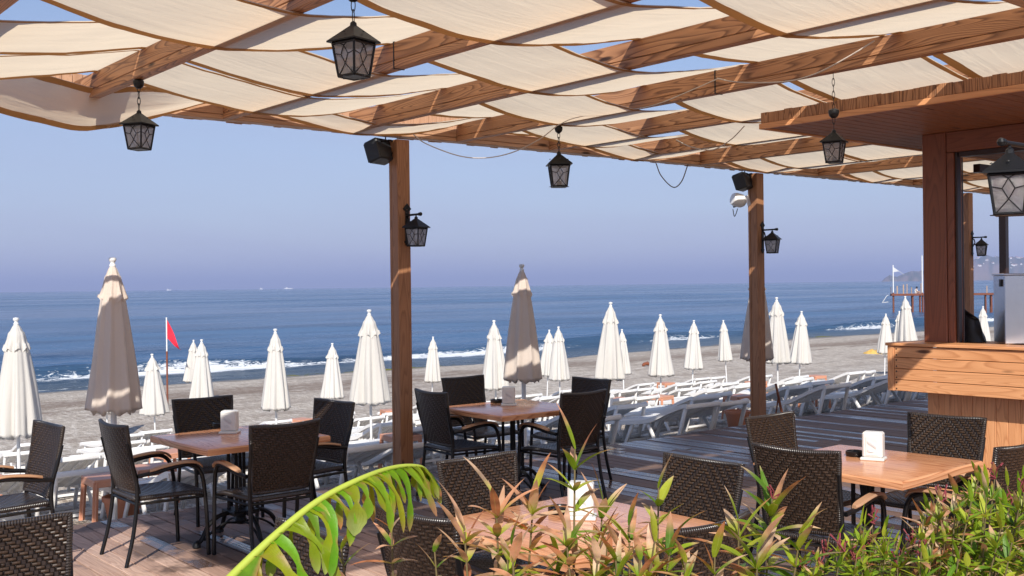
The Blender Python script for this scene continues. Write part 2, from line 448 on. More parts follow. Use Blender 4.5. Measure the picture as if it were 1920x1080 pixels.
def sea_mat():
    t = NT('sea_water'); p = t.pos(); sp = t.n('SeparateXYZ'); t.set(sp.inputs[0], p)
    a = t.n('Attribute', attribute_name='Col'); sc = t.n('SeparateColor'); t.set(sc.inputs[0], a.outputs['Color'])
    foam0 = sc.outputs[0]; shal = sc.outputs[1]; alg = sc.outputs[2]
    n1 = t.noise(t.vmul(p, (.35, .9, 1)), 1.0, 6, .62, .3)
    n2 = t.noise(t.vmul(p, (1.6, 3.4, 1)), 1.0, 4, .6)
    n3 = t.noise(t.vmul(p, (.03, .09, 1)), 1.0, 5, .6)
    n4 = t.noise(t.vmul(p, (.004, .02, 1)), 1.0, 4, .6)
    h = t.math('ADD', t.math('MULTIPLY', n1, .30), t.math('MULTIPLY', n2, .09))
    h = t.math('ADD', h, t.math('MULTIPLY', n3, .9))
    nb = t.bump(h, .8, 1.0)
    c = t.mix(t.ramp(n4, [(.35, 0.0), (.65, 1.0)]), (.018, .065, .16), (.05, .13, .26))
    c = t.mix(t.math('MULTIPLY', t.ramp(n3, [(.45, 0.0), (.62, 1.0)]), .6), c, (.004, .022, .07))
    c = t.mix(t.math('MULTIPLY', shal, .75), c, (.05, .055, .045))
    fn = t.noise(t.vmul(p, (1.6, 4.5, 1)), 1.0, 6, .78, 1.2)
    fo = t.math('GREATER_THAN', t.math('ADD', foam0, t.math('MULTIPLY', t.math('SUBTRACT', fn, .5), 1.5)), .62)
    fs = t.ramp(t.math('ADD', foam0, t.math('MULTIPLY', t.math('SUBTRACT', fn, .5), 1.6)), [(.52, 0.0), (.66, 1.0)])
    c = t.mix(fs, c, (.70, .73, .76))
    ag = t.ramp(t.math('ADD', alg, t.math('MULTIPLY', t.math('SUBTRACT', n2, .5), 1.4)), [(.5, 0.0), (.62, 1.0)])
    c = t.mix(ag, c, t.mix(fn, (.05, .06, .01), (.34, .32, .04)))
    t.set(t.b.inputs['IOR'], 1.33)
    ro = t.math('ADD', t.ramp(n4, [(.4, .14), (.6, .30)]), t.math('MULTIPLY', t.math('MAXIMUM', fs, ag), .6))
    return t.fin(c, ro, nb, spec=.5)
M['sea'] = sea_mat()

def leaf_mat():
    t = NT('leaf'); a = t.n('Attribute', attribute_name='Col'); uv = t.coord('UV')
    n1 = t.noise(t.coord('Object'), 55, 4, .65)
    sp = t.n('SeparateXYZ'); t.set(sp.inputs[0], uv)
    mid = t.ramp(t.math('ABSOLUTE', t.math('SUBTRACT', sp.outputs[0], .5)), [(0, .30), (.05, 0.0)])
    c = t.mix(t.ramp(n1, [(.4, 0.0), (.75, .45)]), a.outputs['Color'], t.mix(1.0, a.outputs['Color'], (.75, .6, .3), 'MULTIPLY'))
    vn = t.n('TexWave', wave_type='BANDS', bands_direction='X'); t.set(vn.inputs['Vector'], t.vmul(uv, (1, .35, 1))); vn.inputs['Scale'].default_value = 9; vn.inputs['Distortion'].default_value = 1.5
    c = t.mix(t.math('MULTIPLY', vn.outputs[1], .22), c, t.mix(1.0, c, (.45, .5, .4), 'MULTIPLY'))
    c = t.mix(mid, c, (.50, .58, .18))
    t.fin(c, .42, t.bump(n1, .3, .004), spec=.35)
    tl = t.n('BsdfTranslucent'); t.set(tl.inputs[0], t.mix(.0, t.mix(1.0, c, (1.25, 1.15, .5), 'MULTIPLY'), c))
    mx = t.n('MixShader'); mx.inputs[0].default_value = .35
    t.t.links.new(t.b.outputs[0], mx.inputs[1]); t.t.links.new(tl.outputs[0], mx.inputs[2])
    t.t.links.new(mx.outputs[0], t.out.inputs['Surface']); return t.m
M['leaf'] = leaf_mat()
def attr_mat(name, rough=.8):
    t = NT(name); a = t.n('Attribute', attribute_name='Col'); n1 = t.noise(t.pos(), .02, 5, .7)
    return t.fin(t.mix(t.math('MULTIPLY', n1, .6), a.outputs['Color'], t.mix(1.0, a.outputs['Color'], (.5, .5, .5), 'MULTIPLY')), rough)
M['hill'] = attr_mat('hill_ground')
M['stem'] = plain('stem', (.16, .12, .05), .8)

# ================================================================== THE SETTING
GT = [(-5, -.2), (8.4, -.20), (10, -.38), (13, -.70), (16, -1.06), (20, -1.45), (23, -1.72), (26, -1.86), (32, -1.84), (38, -1.90), (42.5, -2.1), (48, -2.5), (70, -4)]
DE = 8.45                                        # the deck's seaward edge
def shore_off(x): return .9*math.sin(x*.11+1)+.6*nz(x*.15, 3.1)+ (-2.0 if x < -5 else -2.0*max(0, (12-x)/17) if x < 12 else 0)
def ground(x, y):
    yy = y if y < 30 else y - shore_off(x)*min(1, (y-30)/10)
    z = interp(GT, yy)
    z += .035*nz(x*.8, y*.8)*min(1, max(0, (y-8.4)))
    k = max(0, min(1, (24-y)/8))
    z += k*(.05*nz(x*1.9, y*1.9, 2)+.035*nz(x*4.3, y*4.3, 7))
    if y < 9.1: z += .10*max(0, nz(x*1.2, 1.7)+.25)*max(0, 1-abs(y-8.75)/.4)
    return z
def axis(spans):
    out = []
    for a, b, st in spans:
        n = max(1, round((b-a)/st)); out += [a+(b-a)*i/n for i in range(n)]
    out.append(spans[-1][1]); return out
def sheet(name, xs, ys, zf, mat, colf=None):
    mb = MB(); n = len(ys)
    for x in xs:
        for y in ys: mb.v.append(Vector((x, y, zf(x, y))))
    if colf: mb.col = [colf(v.x, v.y) for v in mb.v]
    for i in range(len(xs)-1):
        for j in range(n-1):
            a = i*n+j; mb.face((a, a+n, a+n+1, a+1))
    o = mb.build(name, mat, smooth=180); tag(o, kind='structure'); return o
sheet('beach', axis([(-300, -20, 20), (-20, 0, .6), (0, 26, .13), (26, 60, .5), (60, 140, 2), (140, 3000, 200)]),
      axis([(8.3, 14, .13), (14, 24, .2), (24, 46, .5), (46, 70, 4)]), ground, M['sand'])
# ground under and behind the deck
sheet('terrace_ground', [-300, -20, 40, 3000], [-300, -10, 8.3], lambda x, y: -.32, M['sand'])

SEA = -2.12
def crest(x): return 49.3+shore_off(x)*.8+.5*nz(x*.08, 9)
def sea_z(x, y):
    if y > 110: return SEA
    c = crest(x); z = 0
    amp = .62*(.55+.9*max(0, nz(x*.045, 4.2)+.35))
    d = y-c; z += amp*math.exp(-(d/.9)**2) if d > 0 else amp*math.exp(-(d/.55)**2)
    d2 = y-(c+7.5+nz(x*.07, 2)*1.2); z += .2*math.exp(-(d2/1.6)**2)
    d3 = y-(c+17+nz(x*.05, 6)*2); z += .16*math.exp(-(d3/2.6)**2)
    z += .05*nz(x*.5, y*.9, 1)+.03*nz(x*1.4, y*2.2, 5)
    return SEA+z*min(1, (110-y)/30)
def sea_col(x, y):
    if y > 90: return (0, 0, 0)
    so_ = shore_off(x); e = y-(42.5+so_); c = crest(x)
    f = 0
    d = y-c; br = max(0, min(1, (.80 if x < 22 else .80-.35*min(1, (x-22)/6))+1.5*nz(x*.07, 8.8)))
    if -3.2 < d < .25: wf = 1.6 if x < 24 else 1.1; f = max(f, br*(1-abs(d+.5+wf*.3)/wf)*.95)
    f = max(f, (.50+.4*nz(x*.2, 5.5))*max(0, 1-abs(e-1.2-.8*nz(x*.3, 2.2))/.55))
    d2 = y-(c+7.4); f = max(f, max(0, nz(x*.09, 7.7))*.9*max(0, 1-abs(d2)/.7))
    sh = max(0, min(1, 1-(e-3)/6))
    p = CAM  # algae mats where the photo shows them, close to the shore
    al = max(0, min(1, .35+1.6*nz(x*.12+3, 12.0)))*max(0, 1-abs(e-.5)/1.5)
    bst = math.exp(-((x-27)/6)**2)+.8*math.exp(-((x-66)/8)**2)
    al = max(al*.6, bst*1.1*max(0, 1-abs(e-.3)/2.2)*(.7+.6*nz(x*.5, y*.7)))
    return (max(0, f), sh, al)
sheet('sea', axis([(-3000, -60, 300), (-60, -15, 2), (-15, 75, .45), (75, 150, 2), (150, 900, 50), (900, 30000, 3000)]),
      axis([(39, 47, .4), (47, 53, .25), (53, 72, .5), (72, 130, 2), (130, 900, 60), (900, 30000, 1500)]), sea_z, M['sea'], sea_col)

# deck
mb = MB(); mb.col = []; PW = .132; x = -2.6
while x < 24:
    y0 = -4.0
    cuts = [-4.0]; yy = -4+random.random()*3
    while yy < DE: cuts.append(yy); yy += 3.0
    cuts.append(DE)
    for a, b in zip(cuts, cuts[1:]):
        if b-a < .05: continue
        if b-a < .3: pass
        n0 = len(mb.v); cc = random.random(); cw = random.random()
        zt = random.uniform(-.0025, .0025)
        mb.box((x+PW/2, (a+b)/2, -.014+zt), (PW-.010, b-a-.004, .028), Matrix.Rotation(R(random.gauss(0, .7)), 3, 'Y') @ Matrix.Rotation(R(random.gauss(0, .05)), 3, 'X'), .004, 1)
        mb.col += [(cc, cw, 0)]*(len(mb.v)-n0)
    x += PW
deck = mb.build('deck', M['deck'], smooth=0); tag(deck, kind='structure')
mb = MB(); mb.box((10.7, DE+.014, -.13), (26.6, .026, .2), None, .003, 0)
for k in range(14): mb.box((-2+k*1.9, 2.2, -.10), (.06, 12.3, .12), None, 0, 1)
tag(mb.build('deck_frame', M['frame_dark'], smooth=0), kind='structure')

# headland across the bay
def headland(name, x0, x1, d0, hfun, seed):
    mb = MB(); mb.col = []; nx, ny = 150, 26
    for i in range(nx+1):
        px = x0+(x1-x0)*i/nx
        for j in range(ny+1):
            t = j/ny; d = d0+t*1500
            p = at(px, 500, d); top = hfun(px)*d0/FPX
            prof = min(1, t*3.2)**.7
            z = SEA-4+(top+4)*prof*(1+.10*nz(px*.06, t*4, seed)+.06*nz(px*.2, t*9, seed))
            if t == 0: z = SEA-6
            mb.v.append(Vector((p.x, p.y, z)))
            rock = nz(px*.09, t*5, seed+3)+.35*(1 if t < .16 else 0)
            green = (.07, .09, .055); br = (.27, .20, .16)
            k = max(0, min(1, rock*1.6+.2)); mb.col.append(tuple(g*(1-k)+b*k for g, b in zip(green, br)))
    for i in range(nx):
        for j in range(ny):
            a = i*(ny+1)+j; mb.face((a, a+ny+1, a+ny+2, a+1))
    o = mb.build(name, M['hill'], smooth=180); tag(o, kind='structure'); return o
headland('headland', 1652, 1750, 4600, lambda px: interp([(1652, 0), (1658, 6), (1668, 13), (1682, 10), (1694, 16), (1712, 22), (1722, 20), (1740, 24), (1750, 20)], px)+1.5*nz(px*.3, 1), 3)
headland('hill', 1735, 2100, 5200, lambda px: interp([(1735, 10), (1790, 30), (1822, 42), (1845, 50), (1880, 46), (1905, 48), (1960, 40), (2100, 20)], px)+2*nz(px*.15, 4), 8)

# the air: pale, even haze round the whole scene
hm = bpy.data.materials.new('haze'); hm.use_nodes = True; ht = hm.node_tree; ht.nodes.remove(ht.nodes['Principled BSDF'])
pv = ht.nodes.new('ShaderNodeVolumePrincipled'); pv.inputs['Color'].default_value = (.54, .63, .97, 1); pv.inputs['Density'].default_value = .00016; pv.inputs['Anisotropy'].default_value = 0.0
ht.links.new(pv.outputs[0], ht.nodes['Material Output'].inputs['Volume'])
mb = MB(); mb.box((13000, 14000, 93), (36000, 36000, 204)); o = mb.build('haze', hm, smooth=0); tag(o, kind='stuff')

# ================================================================== PERGOLA
ZB, RH = 3.21, .17; ZT = ZB+RH                     # rafter underside and top
POSTX = [.20, 5.61, 11.02, 16.43, 21.84]; PY = 8.37
RX = {k: 6.28+1.21*(k-4) for k in range(-1, 16)}
REAR = 2.55
pnames = {0: 'wooden pergola post at the far left corner of the deck', 1: 'wooden pergola post nearest the camera with a lantern beside the left table group',
          2: 'wooden pergola post with a lantern and white floodlight in front of the loungers', 3: 'wooden pergola post seen through the bar window with a small lantern', 4: 'farthest wooden pergola post beyond the bar'}
for i, px_ in enumerate(POSTX):
    r = empty('pergola_post', (px_, PY, 0), 0, label=pnames[i], cat='post', group='posts of the pergola')
    mb = MB()
    mb.box((0, -.018, (ZB-.03)/2-.05), (.142, .104, ZB+.07), None, .005, 2)
    mb.box((0, .056, (ZB-.03)/2-.05), (.142, .036, ZB+.07), None, .005, 2)
    mb.build('shaft', M['post'], r, 30)
    mb = MB(); mb.box((0, 0, .012), (.2, .17, .02), None, .003)
    mb.build('base_plate', M['iron'], r, 30)
# the front beam: two laminations and a row of short boards standing on its outer side
r = empty('front_beam', (0, PY, ZB), 0, label='long wooden beam along the seaward edge of the pergola with short boards on top', cat='beam')
mb = MB()
for a, b in ((-.1, 5.6), (5.604, 11.01), (11.014, 16.42), (16.424, 23.4)):
    mb.box(((a+b)/2, 0, .085), (b-a, .11, .085), None, .005, 0)
    mb.box(((a+b)/2, 0, .020), (b-a, .11, .038), None, .005, 0)
mb.build('beam', M['beam'], r, 30)
mb = MB(); x = -.05
while x < 23.4:
    wd = random.uniform(.07, .12)
    mb.box((x+wd/2, .075, .13+random.uniform(-.006, .006)), (wd-.004, .022, .26), None, .002, 2); x += wd
mb.build('fascia_boards', M['beam'], r, 30)
for k, x in RX.items():
    r = empty('rafter', (x, 0, ZB), 0, label=('wooden rafter of the pergola, ' + {-1: 'outermost at its left end', 0: 'second from its left end'}.get(k, 'number %s from the left among those in view' % ['zero', 'one', 'two', 'three', 'four', 'five', 'six', 'seven', 'eight', 'nine', 'ten', 'eleven', 'twelve', 'thirteen', 'fourteen', 'fifteen'][k])) if k < 1 else
              'wooden rafter over the terrace, the %s one counted from the top left corner' % ['', 'first', 'second', 'third', 'fourth', 'fifth', 'sixth', 'seventh', 'eighth', 'ninth', 'tenth', 'eleventh', 'twelfth', 'thirteenth', 'fourteenth', 'fifteenth'][k],
              cat='rafter', group='rafters of the pergola')
    mb = MB(); L = PY-.057-REAR; cy = (PY-.057+REAR)/2
    mb.box((0, cy, .026), (.078, L, .05), None, .004, 1)
    mb.box((0, cy, .112), (.078, L, .116), None, .004, 1)
    mb.build('timber', M['rafter'], r, 30)
    if k in (2, 4, 7):
        mb = MB(); yy = {2: 5.75, 4: 5.1, 7: 6.0}[k]
        mb.box((0, yy, .086), (.083, .012, .176), None, .001); mb.build('metal_strap', M['iron'], r, 30)
r = empty('rear_beam', (0, REAR-.06, ZB), 0, label='wooden beam closing the landward ends of the rafters above the camera', cat='beam')
mb = MB(); mb.box((11.6, 0, .085), (23.2, .11, .165), None, .005, 0); mb.build('beam', M['beam'], r, 30)

ROWS = [(7.86, 8.30), (6.93, 7.83), (5.90, 6.89), (4.84, 5.86), (3.70, 4.79), (2.66, 3.65)]
ST = {0: {0: 1, 1: 0, 2: 1, 3: 0, 4: 1}, 1: {0: 0, 1: 1, 2: 0, 3: 1, 4: 1, 5: 0, 6: 1}, 2: {0: 0, 1: 1, 2: 0, 3: 1, 4: 0, 5: 1, 6: 0},
      3: {0: 1, 1: 0, 2: 1, 3: 0, 4: 1, 5: 0, 6: 1}, 4: {1: 1, 2: 0, 3: 1, 4: 1, 5: 0, 6: 0, 7: 1}, 5: {1: 0, 2: 1, 3: 0, 4: 1, 5: 0}, 6: {1: 1, 2: 0, 3: 1, 4: 0}}
def state(j, k): return ST[j].get(k, (k+j+(1 if j in (1,) else 0)) % 2)
rowlab = ['golden fabric strip hanging along the front beam', 'second fabric strip from the front beam', 'third fabric strip from the front beam', 'middle fabric strip woven through the rafters',
          'fabric strip on the landward side of the middle one', 'rearmost fabric strip, high at the top right of the photograph', '']
ks = sorted(RX)
for j, (ya, yb) in enumerate(ROWS):
    rnd = random.Random(40+j)
    seg = [rnd.uniform(.012, .045) if j else rnd.uniform(.015, .035) for i_ in range(20)]
    def zrow(x, side, j=j, seg=seg):
        if x <= RX[ks[0]]: x = RX[ks[0]]+1e-4
        if x >= RX[ks[-1]]: x = RX[ks[-1]]-1e-4
        i = int((x-RX[-1])/1.21); k = ks[0]+i; t = (x-RX[k])/1.21
        hw = .045/1.21
        def zz(k):
            return ZT+.006 if state(j, k) else ZB-.008-(.10 if j == 0 and k in (1,) else 0)
        a, b = zz(k), zz(k+1)
        tt = max(0, min(1, (t-hw)/(1-2*hw)))
        z = a+(b-a)*tt-4*seg[i]*tt*(1-tt)*(1+.25*side)
        if j == 0: z += (-.085*side if side > 0 else -.17*side)*(1 if x < 2.9 else max(.15, 1-(x-2.9)/.8))
        # wrinkles die out where the cloth lies on timber
        z += .010*nz(x*2.5, side*1.5+j*7, 3)*4*tt*(1-tt)
        z += .004*nz(x*9, side*3+j*7, 8)*min(1, 6*tt*(1-tt))
        return z
    def edge(x, e, j=j): return .022*nz(x*.9, e*5+j*3.3, 1)+.008*nz(x*4, e*5+j*3.3, 2)
    X0, X1 = RX[-1]-.1, 23.0 if j < 3 else 19.5
    X1 = min(X1, RX[ks[-1]]+.1)
    def fn(u, v, ya=ya, yb=yb):
        x = X0+(X1-X0)*u; a = ya+edge(x, 0); b = yb+edge(x, 1)
        return (x, a+(b-a)*v, zrow(x, v*2-1))
    nu = int((X1-X0)/.06)
    mb = MB(); mb.grid(fn, nu, 12, lambda u, v: ((X1-X0)*u, (yb-ya)*v))
    r = mb.build('fabric_strip', M['cloth'], None, 180)
    tag(r, 'cream ' + rowlab[j] if j else rowlab[j], 'shade cloth', 'woven fabric strips of the pergola roof')
    for e in (0, 1):
        mb = MB(); hwid = .07 if e else .045
        def fh(u, v, e=e, hwid=hwid):
            x = X0+(X1-X0)*u; y0 = ya+edge(x, 0) if e == 0 else yb+edge(x, 1)
            y = y0+(hwid*v if e == 0 else -hwid*v)
            sd = (y-ya)/(yb-ya)*2-1
            return (x, y, zrow(x, sd)-.0035*(1 if True else 0)-.002*(1-v))
        mb.grid(fh, nu, 2, lambda u, v: ((X1-X0)*u, hwid*v)); mb.build('hem', M['hem'], r, 180)

# ================================================================== LANTERNS
def lantern_parts(r, z0, chain_top=None, s=1.0):
    """z0 = top of the roof pyramid, in r's space"""
    def q(x, y, z): return Vector((x*s, y*s, z0+z*s))
    # roof
    mb = MB(); h = .095; b = len(mb.v)
    ring = [(-h, -h), (h, -h), (h, h), (-h, h)]
    for (zz, k) in ((-.095, 1.0), (-.088, 1.0), (-.006, .10)):
        for (a, c) in ring: mb.v.append(q(a*k, c*k, zz))
    for l in range(2):
        for i in range(4):
            i2 = (i+1) % 4; mb.face((b+l*4+i, b+l*4+i2, b+l*4+4+i2, b+l*4+4+i))
    mb.face((b+8, b+9, b+10, b+11)); mb.face((b+3, b+2, b+1, b))
    mb.lathe([(.018*s, z0-.012*s), (.016*s, z0+.004*s), (.008*s, z0+.012*s)], 10)
    for (a, c) in ((0, -1), (0, 1), (-1, 0), (1, 0)):
        mb.lathe([(.001, .006*s), (.006*s, .003*s), (.007*s, 0)], 8, q(a*.07, c*.07, -.05))
    mb.build('roof', M['lantern'], r, 30)
    # frame with lattice
    T, Bm = (.074, -.098), (.054, -.262)
    mb = MB()
    def pt(i, t, lat):       # side i, t 0 top..1 bottom, lat -1..1
        w_ = T[0]+(Bm[0]-T[0])*t; z = T[1]+(Bm[1]-T[1])*t
        a = [(lat*w_, -w_), (w_, lat*w_), (-lat*w_, w_), (-w_, -lat*w_)][i]
        return q(a[0], a[1], z)
    for i in range(4):
        mb.tube([pt(i, 0, -1), pt(i, 1, -1)], .0065*s, 6)
        mb.tube([pt(i, .02, -1), pt(i, .02, 1)], .007*s, 6); mb.tube([pt(i, 1, -1), pt(i, 1, 1)], .0075*s, 6)
        th = .0024*s
        D = [((.12, 0), (.38, -.36)), ((.12, 0), (.38, .36)), ((.38, -.36), (.64, 0)), ((.38, .36), (.64, 0)),
             ((.38, -.36), (.32, -.95)), ((.38, .36), (.32, .95)), ((.64, 0), (.98, -.9)), ((.64, 0), (.98, .9)), ((.12, 0), (.0, -.5)), ((.12, 0), (.0, .5))]
        for (p, c) in D: mb.tube([pt(i, *p), pt(i, *c)], th, 5)
    mb.lathe([(.078*s, z0-.266*s), (.078*s, z0-.262*s)], 4, fn=lambda r_, z_, a: (r_, z_))
    mb.lathe([(.001, z0-.255*s), (.022*s, z0-.255*s), (.02*s, z0-.215*s), (.001, z0-.21*s)], 10)
    mb.build('frame', M['lantern'], r, 30)
    for i in range(4):
        mb = MB(); k = .965
        P = [pt(i, .0, -1), pt(i, .0, 1), pt(i, 1, 1), pt(i, 1, -1)]
        cen = q(0, 0, 0)
        P = [Vector((p.x*k, p.y*k, p.z)) for p in P]
        b = len(mb.v); mb.v += P; mb.face((b, b+1, b+2, b+3), [(0, 0), (1, 0), (1, 1), (0, 1)]); mb.build('glass_pane', M['glass'], r, 0)
def chain(mb, z0, z1, s=1.0):
    n = max(2, int((z1-z0)/.04)); L = (z1-z0)/n
    for i in range(n):
        c = z0+L*(i+.5); a = (i % 2)*math.pi/2+.3
        pts = []
        for k in range(10):
            t = 2*math.pi*k/10; y = .011*s*math.cos(t); z = (L*.5+.008)*math.sin(t)
            pts.append((y*math.cos(a), y*math.sin(a), c+z))
        mb.tube(pts, .0026*s, 5, closed=True)
def hang_lantern(top, z_roof, label, rz, cup_z=None, s=1.0):
    """top = the point of the rafter it hangs from; z_roof = height of the roof's tip; cup_z = underside of the round canopy"""
    r = empty('hanging_lantern', (top.x, top.y, z_roof), rz, label=label, cat='lantern', group='lanterns hanging from the rafters')
    lantern_parts(r, 0, s=s)
    zt = top.z-z_roof; mb = MB(); chain(mb, .01, zt, s); mb.build('chain', M['lantern'], r, 30)
    cz = cup_z-z_roof
    mb = MB(); mb.lathe([(.001, cz-.032), (.016, cz-.03), (.030, cz-.016), (.036, cz+.005), (.035, cz+.022), (.018, cz+.032), (.001, cz+.034)], 16)
    mb.build('canopy', M['lantern'], r, 50)
    return r
def on_rafter(k, px):
    """the point on rafter k's underside seen in that column of pixels"""
    v = Fd+Rd*((px-960)/FPX); X = RX[k]
    d = X/v.x if abs(v.x) > 1e-6 else 1
    y = v.y*d
    for _ in range(5): pass
    return Vector((X, y, ZB))
for (k, px, yroof, cupy, lab, rz, s) in (
        (1, 265, 210, 152, 'black lantern on a short chain nearest the left edge, under a round canopy', .55, .95),
        (1, 669, 45, -60, 'large looking black lantern hanging at the top of the photograph, closest to the camera', .25, .95),
        (4, 1051, 287, 243, 'black lantern hanging between the two front posts in front of the sea', .95, 1.12),
        (4, 1567, 246, 213, 'black lantern on a long thin chain in front of the bar roof', .3, .80)):
    p = on_rafter(k, px); d = (p-CAM).dot(F0)
    hz = 547-.0124*px
    hang_lantern(p, 1.8+(hz-yroof)/FPX*d, lab, rz, min(ZB-.03, 1.8+(hz-cupy)/FPX*d) if cupy > 0 else ZB-.03, s)

def wall_lantern(loc, rz, label, back=0.0):
    """backplate on a face whose outward normal is local -Y; the arm reaches out along -Y"""
    r = empty('wall_lantern', loc, rz, label=label, cat='lantern', group='lanterns on brackets')
    mb = MB(); mb.box((0, -.004, -.10), (.042, .008, .30), None, .002)
    for (x, z, rr) in ((0, .085, .024), (-.024, .062, .02), (.024, .062, .02), (0, -.27, .022), (-.018, -.25, .016), (.018, -.25, .016)):
        mb.box((x, -.004, z), (rr*1.6, .0085, rr*1.6), Matrix.Rotation(R(45), 3, 'Y'), .001)
    mb.tube([(0, -.008, -.02), (0, -.03, -.03), (0, -.045, -.08), (0, -.012, -.14)], .009, 8)
    mb.build('backplate', M['lantern'], r, 30, (0, back, 0))
    mb = MB(); mb.tube([(0, -.004+back, 0), (0, -.03+back, 0), (0, -.21, 0)], [.016, .011, .010], 10)
    for y, rr in ((-.20, .016), (-.222, .019)):
        mb.lathe([(.001, -rr), (rr*.7, -rr*.7), (rr, 0), (rr*.7, rr*.7), (.001, rr)], 10, (0, y, 0))
    mb.tube([(0, -.15, 0), (0, -.15, -.03)], .006, 8)
    mb.build('arm', M['lantern'], r, 40)
    sub = empty('lamp', (0, -.15, -.03), R(20)); sub.parent = r
    lantern_parts(sub, 0); return r
wall_lantern((POSTX[1]+.03, PY-.071, 2.47), 0, 'black bracket lantern on the post nearest the camera')
wall_lantern((POSTX[2]+.03, PY-.071, 2.46), 0, 'black bracket lantern on the post with the white floodlight')
wall_lantern((POSTX[3]+.03, PY-.071, 2.47), 0, 'small black bracket lantern seen through the bar window')

# ================================================================== BAR KIOSK
BX, BY = 8.31, 4.96                               # the counter's corner
r = empty('bar_counter', (BX, BY, 0), 0, label='wooden bar counter with horizontal boards above and upright boards below', cat='bar counter')
def bb(x0, x1, y0, y1, z0, z1, mb, ch=.003, g=None):
    mb.box(((x0+x1)/2-BX, (y0+y1)/2-BY, (z0+z1)/2), (x1-x0, y1-y0, z1-z0), None, ch, g); return mb
mb = MB(); bb(BX-.02, BX+.30, BY-6, BY, 1.245, 1.27, mb, .004, 1); bb(BX+.304, BX+.75, BY-6, BY, 1.242, 1.266, mb, .004, 1); mb.build('counter_top', M['bar_board'], r, 30)
mb = MB(); zz = .86
for i in range(4):
    bb(BX, BX+.022, BY-6, BY-.075, zz+.002, zz+.093, mb, .003, 1); zz += .0955
mb.build('front_boards', M['bar_board'], r, 30)
mb = MB(); bb(BX-.004, BX+.03, BY-.072, BY-.012, .86, 1.243, mb, .003, 2); mb.build('corner_board', M['bar_board'], r, 30)
mb = MB(); zz = .86
for i in range(4):
    bb(BX+.032, BX+.72, BY-.034, BY-.014, zz+.002, zz+.093, mb, .003, 0); zz += .0955
mb.build('end_boards', M['bar_board'], r, 30)
mb = MB(); rr = random.Random(3)
for i in range(4):
    for dz in (.02, .072):
        mb.lathe([(.001, .0015), (.006, .001), (.007, 0)], 8); 
        for vi in range(len(mb.v)-24, len(mb.v)):
            v = mb.v[vi]; mb.v[vi] = Vector((-v.z-.001, -.095+v.x+(.002*rr.random()), .86+.0955*i+dz+v.y))
mb.build('screw_heads', M['iron'], r, 30)
mb = MB(); bb(BX+.03, BX+.70, BY-6, BY-.04, .862, .88, mb, 0, 1); mb.build('underside', M['soffit'], r, 0)
mb = MB(); LX, LY = BX+.19, BY-.27; y = LY
while y > BY-6:
    wd = .098; bb(LX, LX+.02, y-wd+.003, y, .0, .861, mb, .003, 2); y -= wd
x = LX+.021
while x < LX+1.2:
    bb(x, x+.095, LY-.02, LY-.002, 0, .861, mb, .003, 2); x += .098
mb.build('upright_boards', M['bar_board'], r, 30)
mb = MB(); bb(BX+.75, BX+.77, BY-6, BY-.05, .3, 1.24, mb, 0, 1); mb.build('inner_panel', M['frame_dark'], r, 0)

# the house above the counter
CX0, CY1 = 8.585, 4.765
r = empty('bar_kiosk', (CX0, CY1, 0), 0, label='dark brown wooden bar kiosk with a board roof and an open serving window', cat='kiosk')
def kb(x0, x1, y0, y1, z0, z1, mb, ch=.004, g=None):
    mb.box(((x0+x1)/2-CX0, (y0+y1)/2-CY1, (z0+z1)/2), (x1-x0, y1-y0, z1-z0), None, ch, g); return mb
mb = MB(); kb(CX0, CX0+.20, CY1-.21, CY1, 1.268, 3.05, mb, .006, 2); mb.build('column', M['column'], r, 30)
mb = MB(); kb(CX0+.012, CX0+.15, CY1-.275, CY1-.213, 1.268, 2.875, mb, .004, 2)
kb(CX0+.012, CX0+.15, CY1-5.5, CY1-.213, 2.878, 3.048, mb, .004, 1); mb.build('lintel', M['column'], r, 30)
mb = MB(); kb(CX0+.03, CX0+.09, CY1-.298, CY1-.278, 1.268, 2.875, mb, .003, 2)
kb(CX0+.03, CX0+.12, CY1-5.5, CY1-.312, 2.835, 2.875, mb, .003, 1)
kb(CX0+.05, CX0+.065, CY1-.332, CY1-.324, 1.268, 2.83, mb, .002, 2)
mb.build('window_frame', M['frame_dark'], r, 30)
mb = MB(); kb(CX0+.3, CX0+2.6, CY1-.36, CY1-.30, 2.72, 2.79, mb, .003, 0); mb.build('curtain_rail', M['frame_dark'], r, 30)
KX, KY = 7.08, 5.32
mb = MB(); y = KY-.02
while y > -1.2:                                      # soffit boards run across
    kb(KX+.02, KX+7, y-.100, y, 3.052, 3.07, mb, .004, 0); y -= .108
mb.build('soffit', M['soffit'], r, 30)
mb = MB(); kb(KX-.012, KX+.016, -1.2, KY+.012, 3.04, 3.085, mb, .003, 1); kb(KX+.018, KX+7, KY-.016, KY+.012, 3.04, 3.085, mb, .003, 0)
mb.build('roof_edge_trim', M['bar_board'], r, 30)
mb = MB(); y = KY; rr = random.Random(8)
while y > -1.2:
    wd = rr.choice((.05, .075, .10, .10)); kb(KX, KX+.02, y-wd+.003, y, 3.088, 3.175+rr.uniform(-.006, .004), mb, .002, 2); y -= wd
x = KX+.021
while x < KX+7:
    wd = rr.choice((.05, .075, .10)); kb(x, x+wd-.003, KY-.02, KY, 3.088, 3.172, mb, .002, 2); x += wd
mb.build('fascia_boards', M['rafter'], r, 30)
mb = MB(); kb(KX+.03, KX+7, -1.2, KY-.03, 3.10, 3.16, mb, 0, 1); mb.build('roof_deck', M['soffit'], r, 0)
